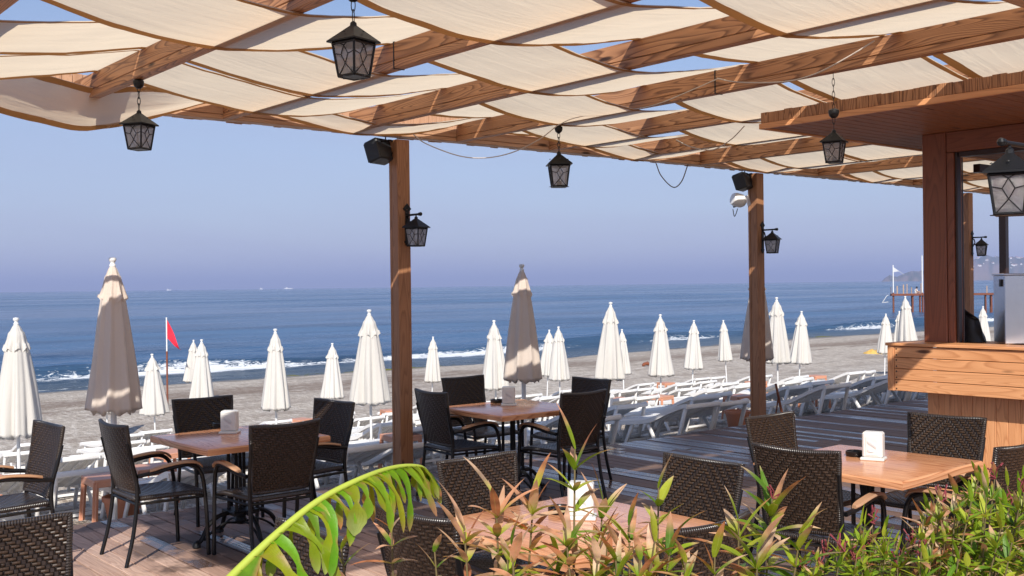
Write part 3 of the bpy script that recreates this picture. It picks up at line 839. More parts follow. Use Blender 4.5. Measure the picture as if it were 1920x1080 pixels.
# far dark post under the pergola
p = on(1882, 640, 0); p = at(1882, 440, 15.6)
r = empty('slender_post', (p.x, p.y, 0), 0, label='thin dark post standing behind the steel box, seen through the bar window', cat='post')
mb = MB(); mb.box((0, 0, 1.5), (.10, .10, 3.4), None, .004, 2); mb.build('shaft', M['frame_dark'], r, 30)
mb = MB(); mb.box((0, 0, .01), (.18, .18, .02), None, .003, 2); mb.build('base_plate', M['iron'], r, 30)
# big lantern on a column of the bar out of frame to the right
q = at(1906, 279, 4.95)
wl = wall_lantern((q.x+.10, q.y, q.z+.02), R(-90), 'large close black bracket lantern cut off by the right edge', .22); wl.scale = (1.12, 1.12, 1.12)
# objects on the counter
p = on(1815, 641, 1.27)
mb = MB()
def sack(u, v):
    th = u*2*math.pi; z = v
    rad = .125*(1-.25*v)*(1 if v < .85 else math.sqrt(max(0, 1-((v-.85)/.15)**2))+.02)*(1+.12*nz(math.cos(th)*2, math.sin(th)*2, v*3))
    lean = .12*(1-v)
    return (rad*.7*math.cos(th), rad*1.1*math.sin(th)+.05*(v), .27*v*(1+.18*math.cos(th-1.5)))
mb.grid(sack, 28, 14)
o = mb.build('bag', M['bag'], None, 180, (p.x+.08, p.y+.02, 1.268)); tag(o, 'slumped black sack on the bar counter beside the dark column', 'bag')
p = on(1885, 646, 1.27)
r = empty('steel_cabinet', (p.x, p.y, 1.27), 0, label='stainless steel box standing on the bar counter by the right edge', cat='steel box')
a2 = R(10); e2 = F0*math.cos(a2)+R0*math.sin(a2); e1 = R0*math.cos(a2)-F0*math.sin(a2)
MM = Matrix((e1, e2, Vector((0, 0, 1)))).transposed(); cc = e1*.26+e2*.17
mb = MB(); mb.box(cc+Vector((0, 0, .283)), (.52, .34, .56), MM, .006, 2); mb.build('housing', M['steel'], r, 30)
mb = MB(); mb.box(cc+Vector((0, 0, .571)), (.54, .36, .014), MM, .004, 2); mb.build('lid', M['steel'], r, 30)
mb = MB(); mb.box(e2*.10-e1*.006+Vector((0, 0, .50)), (.012, .05, .06), MM, .002, 2); mb.build('latch', M['iron'], r, 30)

# speakers and floodlight under the front beam
def speaker(loc, rz, label):
    r = empty('loudspeaker', loc, rz, label=label, cat='loudspeaker', group='loudspeakers by the posts')
    r.scale = (.82, .82, .82); Mr = Matrix.Rotation(R(-18), 3, 'X')
    mb = MB(); mb.box((0, 0, -.17), (.30, .19, .25), Mr, .015, 0); mb.build('cabinet', M['speaker'], r, 30)
    mb = MB(); mb.box(Mr @ Vector((0, .10, 0))+Vector((0, 0, -.17)), (.27, .008, .22), Mr, .003, 0); mb.build('grille', M['iron'], r, 30)
    mb = MB(); mb.tube(bez([(-.12, -.11, -.08), (-.02, -.14, -.055), (.09, -.12, -.05)], 4), .011, 6); mb.tube([(.06, -.10, -.26), (.09, -.12, -.17), (.12, -.08, -.05)], .006, 6)
    mb.build('bracket', M['black'], r, 30)
    mb = MB(); mb.tube([(.11, 0, -.05), (.11, .0, .04)], .008, 6); mb.build('hanger', M['iron'], r, 30)
speaker((POSTX[1]-.17, PY+.07, ZB-.0), R(20), 'black loudspeaker hung beside the post nearest the camera')
speaker((POSTX[2]-.20, PY+.05, ZB-.0), R(20), 'black loudspeaker hung beside the post with the white floodlight')
p = at(1386, 376, 13.3)
r = empty('floodlight', (p.x, p.y, p.z), R(50), label='white floodlight with a short cable on the left side of the second post', cat='floodlight')
mb = MB(); mb.lathe([(.02, -.10), (.07, -.095), (.085, -.06), (.085, .03), (.06, .07), (.03, .09), (.001, .095)], 14)
for i, v in enumerate(mb.v): mb.v[i] = Matrix.Rotation(R(105), 3, 'X') @ Matrix.Rotation(R(15), 3, 'Y') @ v
mb.build('housing', M['plastic'], r, 30)
mb = MB(); mb.box((-.0, -.11, 0), (.16, .012, .13), Matrix.Rotation(R(-15), 3, 'X'), .004); mb.build('front_glass', M['glass'], r, 30)
mb = MB(); mb.tube([(.0, .0, -.06), (.05, .06, -.08), (.11, .05, -.03)], .008, 6); mb.tube(bez([(0, .02, -.1), (.02, .04, -.17), (.07, .05, -.19), (.1, .06, -.1)], 5), .005, 6); mb.build('bracket', M['black'], r, 30)

def cable(pts, mat, label, rad=.005, tie=True):
    mb = MB(); mb.tube(bez([at(*p) for p in pts], 8), rad, 6); o = mb.build('cable', mat, None, 60)
    tag(o, label, 'cable', 'cables slung under the pergola')
cable([(775, 252, 9.6), (800, 270, 9.5), (860, 292, 9.4), (910, 296, 9.3), (960, 286, 9.2), (1010, 262, 9.1), (1044, 236, 9.05)], M['cable'], 'pale cable drooping from the first post to the lantern in the middle')
cable([(1044, 236, 9.0), (1075, 222, 8.9), (1130, 211, 8.8), (1180, 206, 8.6), (1230, 196, 8.3), (1290, 172, 8.0), (1345, 148, 7.85)], M['cable'], 'pale cable rising to the right from the middle lantern', .004)
cable([(1345, 147, 7.75), (1375, 153, 7.6), (1420, 155, 7.4), (1480, 152, 7.15), (1530, 138, 6.95), (1570, 118, 6.8), (1610, 95, 6.7), (1640, 76, 6.65)], M['cable'], 'white cable clipped along the side of the long rafter', .005)
cable([(1230, 306, 11.4), (1240, 330, 11.4), (1262, 351, 11.4), (1278, 340, 11.4), (1290, 308, 11.4)], M['cable_dark'], 'short dark cable loop hanging below the front beam', .006)
cable([(1268, 262, 10.6), (1295, 275, 10.4), (1335, 281, 10.2), (1370, 262, 10.0), (1396, 236, 9.9)], M['cable'], 'pale cable loop near the corner of the bar roof', .005)

# ================================================================== TABLES AND CHAIRS
def make_table():
    r = empty('table')
    mb = MB(); h = .465
    prof = [(-.0, .705), (.001, .738), (-.006, .748), (-.014, .75)]
    b = 0
    for (o_, z) in prof:
        for (a, c) in ((-1, -1), (1, -1), (1, 1), (-1, 1)): mb.v.append(Vector((a*(h+o_), c*(h+o_), z)))
    for l in range(3):
        for i in range(4):
            i2 = (i+1) % 4
            mb.face((l*4+i, l*4+i2, l*4+4+i2, l*4+4+i), [(0, .02*l+i), (.93, .02*l+i), (.93, .02*l+.02+i), (0, .02*l+.02+i)])
    mb.face((12, 13, 14, 15), [(-h, -h), (h, -h), (h, h), (-h, h)]); mb.face((3, 2, 1, 0))
    mb.build('tabletop', M['table'], r, 20)
    mb = MB()
    for a in (45, 135):
        d = Vector((math.cos(R(a)), math.sin(R(a)), 0)); mb.bar(-d*.3+Vector((0, 0, .69)), d*.3+Vector((0, 0, .69)), .05, .025)
    for (x, y) in ((-.06, -.06), (.06, -.06), (.06, .06), (-.06, .06), (0, 0)):
        mb.lathe([(.013, .2), (.013, .66), (.02, .68)], 8, (x, y, 0)); mb.lathe([(.02, .2), (.022, .215), (.014, .235)], 8, (x, y, 0))
    mb.box((0, 0, .21), (.20, .20, .03), None, .006); mb.box((0, 0, .665), (.20, .20, .03), None, .006)
    mb.lathe([(.03, .12), (.045, .15), (.03, .19), (.05, .2)], 12)
    mb.build('pedestal', M['iron'], r, 30)
    for a in (0, 90, 180, 270):
        mb = MB(); d = Vector((math.cos(R(a)), math.sin(R(a)), 0))
        P = bez([d*.03+Vector((0, 0, .20)), d*.14+Vector((0, 0, .205)), d*.24+Vector((0, 0, .15)), d*.30+Vector((0, 0, .05)), d*.335+Vector((0, 0, .035))], 5)
        mb.tube(P, .016, 8)
        P = bez([d*.03+Vector((0, 0, .13)), d*.12+Vector((0, 0, .14)), d*.21+Vector((0, 0, .10)), d*.28+Vector((0, 0, .045))], 5)
        mb.tube(P, .009, 6)
        mb.lathe([(.02, 0), (.03, .006), (.028, .03), (.014, .045)], 10, d*.335)
        mb.build('foot', M['iron'], r, 40)
    return r

def make_chair():
    r = empty('chair')
    # back: woven panel, wider at the top, leaning back, hollow across
    zb, zt = .47, .915
    def backp(u, v, off=0.0):
        s_ = u*2-1; wd = .205+.042*v
        z = zb+(zt-zb)*v-.012*(1-s_*s_)*(1 if v > .9 else v)*v - .02*(1-s_*s_)*(1-v)*0
        lean = -.215-.10*v-.03*math.sin(v*3.14)*.3
        return Vector((s_*wd, lean+.030*s_*s_*(.6+.4*v)-.02+off, z))
    mb = MB()
    uvf = lambda u, v: ((u*2-1)*(.205+.042*v), v*.45)
    mb.grid(lambda u, v: backp(1-u, v, .011), 14, 14, lambda u, v: ((1-2*u)*(.205+.042*v), v*.45))
    mb.grid(lambda u, v: backp(u, v, -.011), 14, 14, uvf)
    mb.build('backrest', M['weave'], r, 60)
    mb = MB(); loop = [backp(-0.0, v/8) for v in range(9)]+[backp(u/10, 1) for u in range(1, 11)]+[backp(1, 1-v/8) for v in range(1, 9)]+[backp(1-u/10, 0) for u in range(1, 10)]
    mb.tube(loop, .0145, 8, closed=True); mb.build('backrest_rim', M['rim'], r, 60)
    # seat
    def seatp(u, v, top=True):
        s_ = u*2-1; wd = .20+.035*v
        y = -.235+.46*v; edge_ = max(abs(s_), 0)
        z = .445-.016*(1-s_*s_)*(math.sin(v*3.14))-.022*max(0, v-.82)/.18*.9
        return Vector((s_*wd, y+.02*(1-s_*s_)*(v if v > .5 else 0), z if top else z-.03))
    mb = MB(); mb.grid(lambda u, v: seatp(u, v), 12, 12, lambda u, v: ((v-.5)*.46+.23, (u-.5)*.44))
    mb.grid(lambda u, v: seatp(1-u, v, False), 12, 12, lambda u, v: ((u-.5)*.44, v*.46))
    mb.build('seat', M['weave'], r, 60)
    mb = MB(); loop = [seatp(0, v/8)-Vector((0, 0, .015)) for v in range(9)]+[seatp(u/8, 1)-Vector((0, 0, .015)) for u in range(1, 9)]+[seatp(1, 1-v/8)-Vector((0, 0, .015)) for v in range(1, 9)]+[seatp(1-u/8, 0)-Vector((0, 0, .015)) for u in range(1, 8)]
    mb.tube(loop, .017, 8, closed=True); mb.build('seat_rim', M['rim'], r, 60)
    for s_ in (-1, 1):
        # rear leg runs up into the backrest upright
        mb = MB(); P = bez([(s_*.235, -.315, 0), (s_*.228, -.265, .2), (s_*.222, -.235, .42), (s_*.225, -.238, .55), (s_*.232, -.265, .66), (s_*.243, -.300, .80)], 5)
        mb.tube(P, [.014]*(len(P)-4)+[.013, .012, .011, .010], 8); mb.build('rear_leg', M['black'], r, 60)
        # front leg bends into the arm support
        mb = MB(); P = bez([(s_*.262, .235, 0), (s_*.262, .225, .25), (s_*.265, .205, .48), (s_*.268, .175, .58), (s_*.270, .11, .625), (s_*.270, .0, .622), (s_*.262, -.12, .60), (s_*.245, -.235, .585)], 6)
        mb.tube(P, .0145, 8); mb.build('front_leg', M['black'], r, 60)
        mb = MB(); N = 14; b = len(mb.v)
        prof = bez([(s_*.270, .195, .60), (s_*.270, .15, .634), (s_*.270, .06, .645), (s_*.268, -.06, .634), (s_*.260, -.165, .612)], 4)
        for i, p in enumerate(prof):
            t = i/(len(prof)-1); hw = .026*(math.sin(min(1, t*5+.25)*1.57))*(math.sin(min(1, (1-t)*5+.35)*1.57))
            for (a, z) in ((-1, 0), (-.75, .011), (.75, .011), (1, 0), (.8, -.006), (-.8, -.006)): mb.v.append(p+Vector((a*hw, 0, z)))
        for i in range(len(prof)-1):
            for k in range(6):
                k2 = (k+1) % 6; mb.face((b+i*6+k, b+i*6+k2, b+i*6+6+k2, b+i*6+6+k), [(i*.03, k*.01), (i*.03, k*.01+.01), (i*.03+.03, k*.01+.01), (i*.03+.03, k*.01)])
        mb.face([b+k for k in range(6)]); mb.face([b+(len(prof)-1)*6+k for k in range(6)][::-1])
        mb.build('armrest', M['arm'], r, 50)
        mb = MB(); mb.tube([(s_*.226, -.235, .40), (s_*.262, .21, .40)], .010, 6); mb.build('side_rail', M['black'], r, 60)
    mb = MB(); mb.tube([(-.262, .212, .40), (.262, .212, .40)], .010, 6); mb.build('cross_rail', M['black'], r, 60)
    mb = MB(); mb.tube([(-.225, -.238, .40), (.225, -.238, .40)], .010, 6); mb.build('cross_rail', M['black'], r, 60)
    return r
def make_dispenser():
    r = empty('napkin_dispenser')
    mb = MB(); mb.box((0, 0, .008), (.135, .105, .016), None, .004); mb.build('base', M['dispenser'], r, 30)
    mb = MB(); mb.box((0, 0, .09), (.115, .085, .15), None, .010); mb.build('housing', M['dispenser'], r, 30)
    mb = MB(); mb.box((0, -.0435, .085), (.07, .004, .11), None, .0015); mb.build('front_plate', M['dispenser'], r, 30)
    mb = MB(); mb.grid(lambda u, v: ((u-.5)*.05, -.047-.004*math.sin(v*9+u*4), .05+v*.07), 6, 8); mb.build('napkin', M['flag_white'], r, 60)
    return r
def make_ashtray():
    mb = MB(); mb.lathe([(.05, 0), (.055, .006), (.055, .03), (.048, .032), (.044, .028), (.042, .010), (.001, .009)], 22)
    for i, v in enumerate(mb.v):
        a = math.atan2(v.y, v.x); 
        if v.z > .026 and abs((a/(math.pi/2))-round(a/(math.pi/2))) < .09: v.z -= .008
    return mb.build('ashtray', M['black'], None, 40)
T = [((3.36, 7.10), 'left table group by the sand'), ((5.87, 7.06), 'middle table group at the deck edge'), ((5.55, 3.44), 'sunlit right table group by the bar'), ((3.20, 3.43), 'front table behind the leaves')]
t0 = make_table(); d0 = make_dispenser(); a0 = make_ashtray()
tl = ['square wooden table with iron pedestal, of the left group by the sand', 'square wooden table with iron pedestal, of the middle group at the deck edge', 'square wooden table half in sun, nearest the bar', 'square wooden table in full sun behind the foreground leaves']
dl = ['grey napkin dispenser on the left table', 'grey napkin dispenser on the middle table at the deck edge', 'white napkin dispenser on the sunlit table by the bar', 'white napkin dispenser partly hidden by foreground leaves']
al_ = ['small black ashtray behind the dispenser of the left table', 'small black ashtray beside the dispenser of the middle table', 'black ashtray on the sunlit table by the bar', 'black ashtray on the table behind the foreground leaves']
dpos = [(431, 812), (954, 760), (1638, 862), (1090, 972)]; apos = [(412, 800), (931, 755), (1603, 855), (1050, 962)]; drot = [48, 50, 20, 42]
for i in range(4):
    (cx, cy), nm = T[i]
    t = t0 if i == 0 else copy_tree(t0); t.location = (cx, cy, 0); t.rotation_euler = (0, 0, R([1.5, -2, 2, 0][i])+(math.pi/2)); tag(t, tl[i], 'table', 'square tables of the terrace')
    d = d0 if i == 0 else copy_tree(d0); p = on(*dpos[i], .75); d.location = (p.x, p.y, .7505); d.rotation_euler = (0, 0, R(-40+drot[i]-50)); tag(d, dl[i], 'napkin dispenser', 'napkin dispensers on the tables')
    a = a0 if i == 0 else copy_tree(a0); p = on(*apos[i], .75); a.location = (p.x, p.y, .7505); a.rotation_euler = (0, 0, i); tag(a, al_[i], 'ashtray', 'ashtrays on the tables')
chairs = [  # x, y, facing (degrees, 0 = +X), label
    (2.78, 7.13, 0, 'black woven armchair at the left side of the left table, seen from its side'),
    (3.30, 6.60, 90, 'black woven armchair with its back to the camera at the left table'),
    (3.57, 7.93, 268, 'black woven armchair behind the left table, only its backrest above the tabletop'),
    (3.92, 7.22, 186, 'black woven armchair at the right side of the left table'),
    (5.50, 7.30, -4, 'black woven armchair at the left side of the middle table'),
    (6.22, 7.92, 270, 'black woven armchair behind the middle table on the sea side'),
    (6.62, 7.17, 180, 'black woven armchair at the far right of the middle table'),
    (6.03, 6.64, 90, 'black woven armchair with its back to the camera at the middle table'),
    (5.82, 4.02, 270, 'brown woven armchair on the sea side of the sunlit table by the bar'),
    (5.06, 3.42, 8, 'black woven armchair with its back to the camera at the sunlit table by the bar'),
    (6.27, 3.47, 186, 'black woven armchair between the sunlit table and the bar'),
    (5.72, 2.95, 90, 'black woven armchair cut off by the right edge below the bar'),
    (3.36, 4.02, 270, 'brown woven armchair on the sea side of the front table'),
    (3.82, 3.48, 180, 'brown woven armchair at the right of the front table'),
    (2.66, 3.46, 4, 'dark woven armchair at the left of the front table, behind leaves'),
    (3.06, 2.86, 93, 'dark woven armchair nearest the camera at the front table, behind leaves'),
    (1.60, 3.45, 180, 'dark woven armchair under the big torn green leaf'),
    (1.08, 4.06, 268, 'black woven armchair in the bottom left corner'),
    (1.84, 7.38, 184, 'black woven armchair facing out of the photograph at the left edge'),
]
c0 = make_chair()
for i, (x, y, a, lab) in enumerate(chairs):
    c = c0 if i == 0 else copy_tree(c0)
    c.location = (x, y, .001); c.rotation_euler = (0, 0, R(a-90)); tag(c, lab, 'armchair', 'woven armchairs round the tables')

# ================================================================== UMBRELLAS
def umb_meshes(seed, L, hw, mat):
    rnd = random.Random(seed); n = 64; nf = 8
    phs = [rnd.uniform(-.25, .25) for _ in range(nf)]; dep = [rnd.uniform(.5, 1.6) for _ in range(nf)]
    def fold(a, t, amp):
        x = a/(2*math.pi)*nf; i = int(x) % nf; f = x-int(x)
        c = math.cos(2*math.pi*(f+phs[i]*f*(1-f)))            # crest at ribs, hollow between
        s2 = .25*math.cos(2*math.pi*(x*2.0)+seed+t*2)
        return 1+amp*dep[i]*(c*.6+s2)+.10*nz(math.cos(a)*1.5, math.sin(a)*1.5+seed, t*2)*amp*3
    capL = L*.235
    def body(r, z, a):
        t = -z/L; k = fold(a, t, .07+.26*t)
        zz = z
        if t > .97: zz = z+L*(.018*math.cos(a*nf)+.012*nz(math.cos(a)*2, math.sin(a)*2, seed))
        return r*k, zz
    B = [(.018, -.03)]; m_ = 26
    for i in range(m_+1):
        t = i/m_; z = -(.10+(L-.10)*t)
        prof = hw*(.34+.50*(t**.8)+.16*math.sin(t*math.pi*.55))
        B.append((prof, z))
    B.append((hw*.80, -L*.975)); B.append((hw*.55, -L*.955))
    mb = MB(); mb.lathe(B, n, fn=body, cap=False); body_ = mb
    C = []
    for i in range(13):
        t = i/12; C.append((.020+(hw*.53-.02)*(t**.72), -.02-capL*t))
    def capf(r, z, a):
        t = (-z)/capL; k = fold(a, t, .05+.22*max(0, t))
        zz = z
        if t > .9: zz = z+L*.020*math.cos(a*nf)*(1+.8*nz(math.cos(a)*2, math.sin(a)*2, seed+9))+.03*nz(math.cos(a)*3, math.sin(a)*3, seed+4)
        return r*k*1.05, zz
    cm = MB(); cm.lathe(C, n, fn=capf, cap=False)
    return body_, cm
def make_umbrella(seed, L, hw, mat, htot, prad):
    r = empty('parasol')
    b, c = umb_meshes(seed, L, hw, mat)
    b.build('canopy', mat, r, 180, (0, 0, -.075)); c.build('vent_cap', mat, r, 180, (0, 0, -.06))
    mb = MB(); mb.lathe([(.026, -.085), (.03, -.07), (.02, -.06), (.019, -.045), (.028, -.038), (.034, -.022), (.03, -.006), (.001, 0)], 16); mb.build('finial', M['white_metal'], r, 60)
    mb = MB(); mb.lathe([(prad, -htot), (prad, -.1)], 12); mb.build('pole', M['white_metal'], r, 60)
    return r
wh = [make_umbrella(s, 1.27, w_, M['umb_white'], 2.35, .019) for s, w_ in ((1, .235), (2, .215), (3, .245), (6, .225), (8, .24))]
ORD = ['', 'first', 'second', 'third', 'fourth', 'fifth', 'sixth', 'seventh', 'eighth', 'ninth', 'tenth', 'eleventh', 'twelfth', 'thirteenth', 'fourteenth', 'fifteenth', 'sixteenth', 'seventeenth', 'eighteenth', 'nineteenth', 'twentieth', 'twenty first', 'twenty second', 'twenty third', 'twenty fourth']
W = [(30, 595, 818, 'closed white parasol cut by the left edge, nearest of the white ones'),
     (196, 672, 775, 'closed white parasol almost hidden behind the left beige one'),
     (285, 663, 778, 'closed white parasol between the left beige one and the red flag'),
     (363, 637, 716, 'smaller closed white parasol of the overlapping pair right of the red flag'),
     (378, 636, 750, 'closed white parasol right of the red flag, in front of a smaller one'),
     (516, 616, 768, 'closed white parasol above the gap between the left table and its right chair'),
     (623, 643, 747, 'small closed white parasol left of the tall one by the nearest wooden post'),
     (692, 580, 757, 'tall closed white parasol immediately left of the nearest wooden post'),
     (812, 631, 716, 'small closed white parasol right of the nearest wooden post'),
     (926, 600, 730, 'closed white parasol left of the middle beige one'),
     (1030, 618, 705, 'small closed white parasol touching the right side of the middle beige one'),
     (1047, 612, 713, 'closed white parasol second to the right of the middle beige one'),
     (1145, 566, 712, 'tall closed white parasol right of the middle table group'),
     (1166, 617, 702, 'small closed white parasol peeping out behind the tall one right of middle table'),
     (1238, 589, 705, 'closed white parasol alone above the loungers, right of the overlapping pair'),
     (1301, 600, 692, 'closed white parasol second to the left of the post with the floodlight'),
     (1356, 600, 677, 'small closed white parasol next to the left of the post with the floodlight'),
     (1456, 557, 681, 'closed white parasol touching the right beige one behind the post'),
     (1503, 583, 682, 'closed white parasol with sea on both sides right of the second post'),
     (1661, 588, 663, 'closed white parasol above the left end of the bar counter'),
     (1697, 555, 642, 'tall closed white parasol in front of the rusty pier'),
     (1686, 583, 650, 'closed white parasol mostly hidden behind the one in front of the pier'),
     (1843, 574, 632, 'closed white parasol seen through the bar window')]
POLES = []
for i, (px, yt, yb, lab) in enumerate(W):
    d = 1.35*FPX/(yb-yt); d = min(d, 37); p = at(px, yt, d)
    src = wh[(i*3+i//5) % 5] if i >= 5 else wh[i]
    o = src if i < 5 else copy_tree(src)
    o.location = p; o.rotation_euler = (R(random.uniform(-2.4, 2.4)), R(random.uniform(-2.4, 2.4)), random.uniform(0, 6)); POLES.append((p.x, p.y))
    g = ground(p.x, p.y); sc = max(.8, (p.z-g+.1)/2.35)
    # the pole is long enough to reach the sand
    tag(o, lab, 'parasol', 'closed white parasols on the beach')
    for ch in o.children:
        if ch.name.startswith('pole'):
            if sc > 1: ch.scale = (1, 1, sc)
be = make_umbrella(5, 1.30, .192, M['umb_beige'], 2.6, .026)
for i, (px, yt, d, lab) in enumerate(((211, 482, 9.45, 'closed beige parasol with a broad band of sun, left side'), (978, 495, 12.5, 'closed beige parasol with two streaks of sun behind the middle table'), (1420, 497, 15.4, 'closed beige parasol half hidden behind the second wooden post'))):
    o = be if i == 0 else copy_tree(be); p = at(px, yt, d); o.location = p; POLES.append((p.x, p.y))
    o.rotation_euler = (R([0, 0.2, 0][i]), R([.4, .9, 0][i]), i*1.1+.3); tag(o, lab, 'parasol', 'closed beige parasols in the shade of the pergola')

# ================================================================== LOUNGERS
def make_lounger():
    r = empty('sun_lounger')
    side = bez([(0, 0, .505), (0, .07, .515), (0, .32, .455), (0, .62, .365), (0, .80, .335), (0, 1.2, .325), (0, 1.7, .345), (0, 1.9, .325)], 4)
    mb = MB()
    for s_ in (-1, 1):
        b = len(mb.v)
        for i, p in enumerate(side):
            for (dx, dz) in ((-.024, .0), (.024, .008), (.024, -.045), (-.006, -.05)):
                mb.v.append(Vector((s_*.29+s_*dx*-1*-1, p.y, p.z+dz)))
        N = len(side)
        for i in range(N-1):
            for k in range(4):
                k2 = (k+1) % 4; q_ = (b+i*4+k, b+i*4+k2, b+i*4+4+k2, b+i*4+4+k); mb.face(q_ if s_ < 0 else q_[::-1])
        mb.face([b+k for k in range(4)]); mb.face([b+(N-1)*4+k for k in range(4)])
    mb.box((0, .014, .485), (.60, .035, .06), Matrix.Rotation(R(-10), 3, 'X'), .008); mb.box((0, 1.885, .325), (.60, .03, .055), None, .008)
    mb.build('frame', M['plastic'], r, 50)
    mb = MB()                                        # ribbed backrest and slatted bed
    def zat(y):
        return interp([(p.y, p.z) for p in side], y)
    y = .045
    while y < .62:
        a = math.atan2(zat(y+.03)-zat(y), .03); mb.box((0, y+.022, (zat(y)+zat(y+.044))/2-.014), (.535, .046, .012), Matrix.Rotation(a, 3, 'X'), .003); y += .056
    for xx in (-.16, 0, .16): mb.bar((xx, .04, zat(.04)-.035), (xx, .62, zat(.62)-.035), .02, .03)
    mb.build('backrest', M['plastic'], r, 50)
    mb = MB(); y = .64
    while y < 1.86:
        mb.box((0, y+.026, zat(y+.026)-.014), (.535, .052, .012), None, .003); y += .062
    for xx in (-.16, .16): mb.bar((xx, .66, .31), (xx, 1.86, .31), .02, .03)
    mb.build('bed', M['plastic'], r, 50)
    def leg(p, q_, w0=.05, w1=.035):
        mb = MB(); mb.bar(p, q_, .028, w0, (0, 1, 0), .006); o = mb.build('leg', M['plastic'], r, 50)
    for s_ in (-1, 1):
        leg((s_*.285, .04, .48), (s_*.295, .24, 0), .055)
        leg((s_*.27, .78, .33), (s_*.285, .60, 0), .05)
        leg((s_*.27, 1.02, .32), (s_*.285, 1.22, 0), .05)
        leg((s_*.27, 1.66, .33), (s_*.285, 1.80, 0), .06)
    for bw, by in ((.27, .64), (.28, 1.18), (.28, .205)):
        mb = MB(); mb.bar((-bw, by, .06), (bw, by, .06), .025, .03); mb.build('cross_brace', M['plastic'], r, 50)
    return r
l0 = make_lounger(); rows = [(8.78, 2.45, 0.0), (10.75, 2.5, 1.25), (13.35, 2.45, .1), (15.75, 2.45, 1.2), (18.3, 2.45, .2), (20.9, 2.45, 1.1)]
rl = random.Random(77); first = True; tables = []
for ri, (Y, per, sh) in enumerate(rows):
    k = 0; x = 1.55+sh if ri else 3.15
    x = x; cnt = 0; xmax = [19.5, 20, 22, 24, 26, 27][ri]; xmin = [2.3, 2.4, 3.2, 3.9, 4.6, 5.3][ri]
    while x < xmax:
        for q_ in (0, 1):
            X = x+q_*.68+rl.uniform(-.03, .03); YY = Y+rl.uniform(-.16, .16)+(.18*math.sin(x))*(ri > 0)
            if ri == 0: YY = Y+rl.uniform(-.02, .08)
            if X < xmin: continue
            if any(abs(px_-X) < .36 and YY-.1 < py_ < YY+2.0 for px_, py_ in POLES): continue
            if ri == 0 and any(abs(px_-X) < .30 for px_ in POSTX) and YY < 8.6: continue
            cnt += 1
            o = l0 if first else copy_tree(l0); first = False
            g0, g1 = ground(X, YY+.3), ground(X, YY+1.7); sl_ = math.atan2(g1-g0, 1.4)
            o.location = (X, YY, g0-.3*math.tan(sl_)-.02); o.rotation_euler = (sl_, 0, R(rl.uniform(-3, 3)))
            tag(o, 'white plastic sun lounger, %s from the left in the %s row counted from the deck' % (ORD[cnt] if cnt < len(ORD) else 'last', ORD[ri+1]), 'sun lounger', 'white sun loungers in rows on the beach')
        if ri and rl.random() < .45: tables.append((x+1.55, Y+.3+rl.uniform(0, .5), ri))
        x += per

# small peach side tables between the loungers
def make_stool():
    r = empty('side_table')
    mb = MB(); mb.box((0, 0, .425), (.40, .40, .03), None, .012)
    for a in range(4):
        s1 = (1, 0, -1, 0)[a]; s2 = (0, 1, 0, -1)[a]
        mb.box((s1*.185, s2*.185, .39), (.03 if s1 else .34, .03 if s2 else .34, .05), None, .005)
    mb.build('top', M['peach'], r, 30)
    for sx in (-1, 1):
        for sy in (-1, 1):
            mb = MB(); mb.bar((sx*.175, sy*.175, .42), (sx*.20, sy*.20, 0), .055, .012, (sx, 0, 0), .003); mb.bar((sx*.175, sy*.175, .42), (sx*.20, sy*.20, 0), .055, .012, (0, sy, 0), .003)
            mb.build('leg', M['peach'], r, 30)
    return r
s0 = make_stool(); first = True; n = 0; lastri = -1; pz = on(752, 868, -.42); tables.insert(0, (pz.x, pz.y, 0))
p = on(205, 965, -.36)
for i, (x, y, ri) in enumerate([(p.x, p.y, 0)]+tables):
    if i and (any(math.hypot(x-a, y-b) < .42 for a, b in POLES) or x < 3.0): continue
    o = s0 if first else copy_tree(s0); first = False
    o.location = (x, y, ground(x, y)-.01); o.rotation_euler = (0, 0, R(random.uniform(-15, 15)+(0 if i else 10)))
    if i == 0: lab = 'peach plastic side table beside the clay pot at the left deck edge'
    else: n = n+1 if ri == lastri else 1; lastri = ri; lab = 'peach plastic side table, %s from the left in the %s lounger row from the deck' % (ORD[n], ORD[ri+1])
    tag(o, lab, 'side table', 'peach side tables among the loungers')

# clay pots
def pot(loc, s, label):
    r = empty('clay_pot', loc, 0, label=label, cat='pot', group='clay pots by the deck edge')
    mb = MB(); mb.lathe([(.11*s, 0), (.13*s, .02*s), (.165*s, .20*s), (.18*s, .205*s), (.185*s, .245*s), (.165*s, .25*s), (.155*s, .21*s)], 24, cap=False); mb.lathe([(.001, .002), (.11*s, .001)], 24); mb.build('vessel', M['terracotta'], r, 40)
    mb = MB(); mb.lathe([(.001, .20*s), (.158*s, .19*s)], 20); mb.build('soil', M['soil'], r, 40)
p = on(207, 985, -.36); pot((p.x+.2, p.y+.25, ground(p.x, p.y)-.02), 1.0, 'terracotta pot under the peach side table at the left deck edge')
p = on(1383, 792, -.25); pot((p.x, p.y, ground(p.x, p.y)), 1.05, 'terracotta pot on the sand left of the second wooden post')

# slender easel like stand by the second post (folded brown legs)
p = on(1463, 782, -.2)
r = empty('folded_stand', (p.x, max(p.y, 8.62), -.2), 0, label='folded brown wooden stand leaning on the sand right of the second post', cat='stand')
mb = MB(); mb.bar((-.10, 0, .5), (.06, .0, 0), .03, .02); mb.build('leg', M['column'], r, 30)
mb = MB(); mb.bar((-.04, 0.0, .30), (.02, .10, 0), .02, .015); mb.build('stay', M['column'], r, 30)

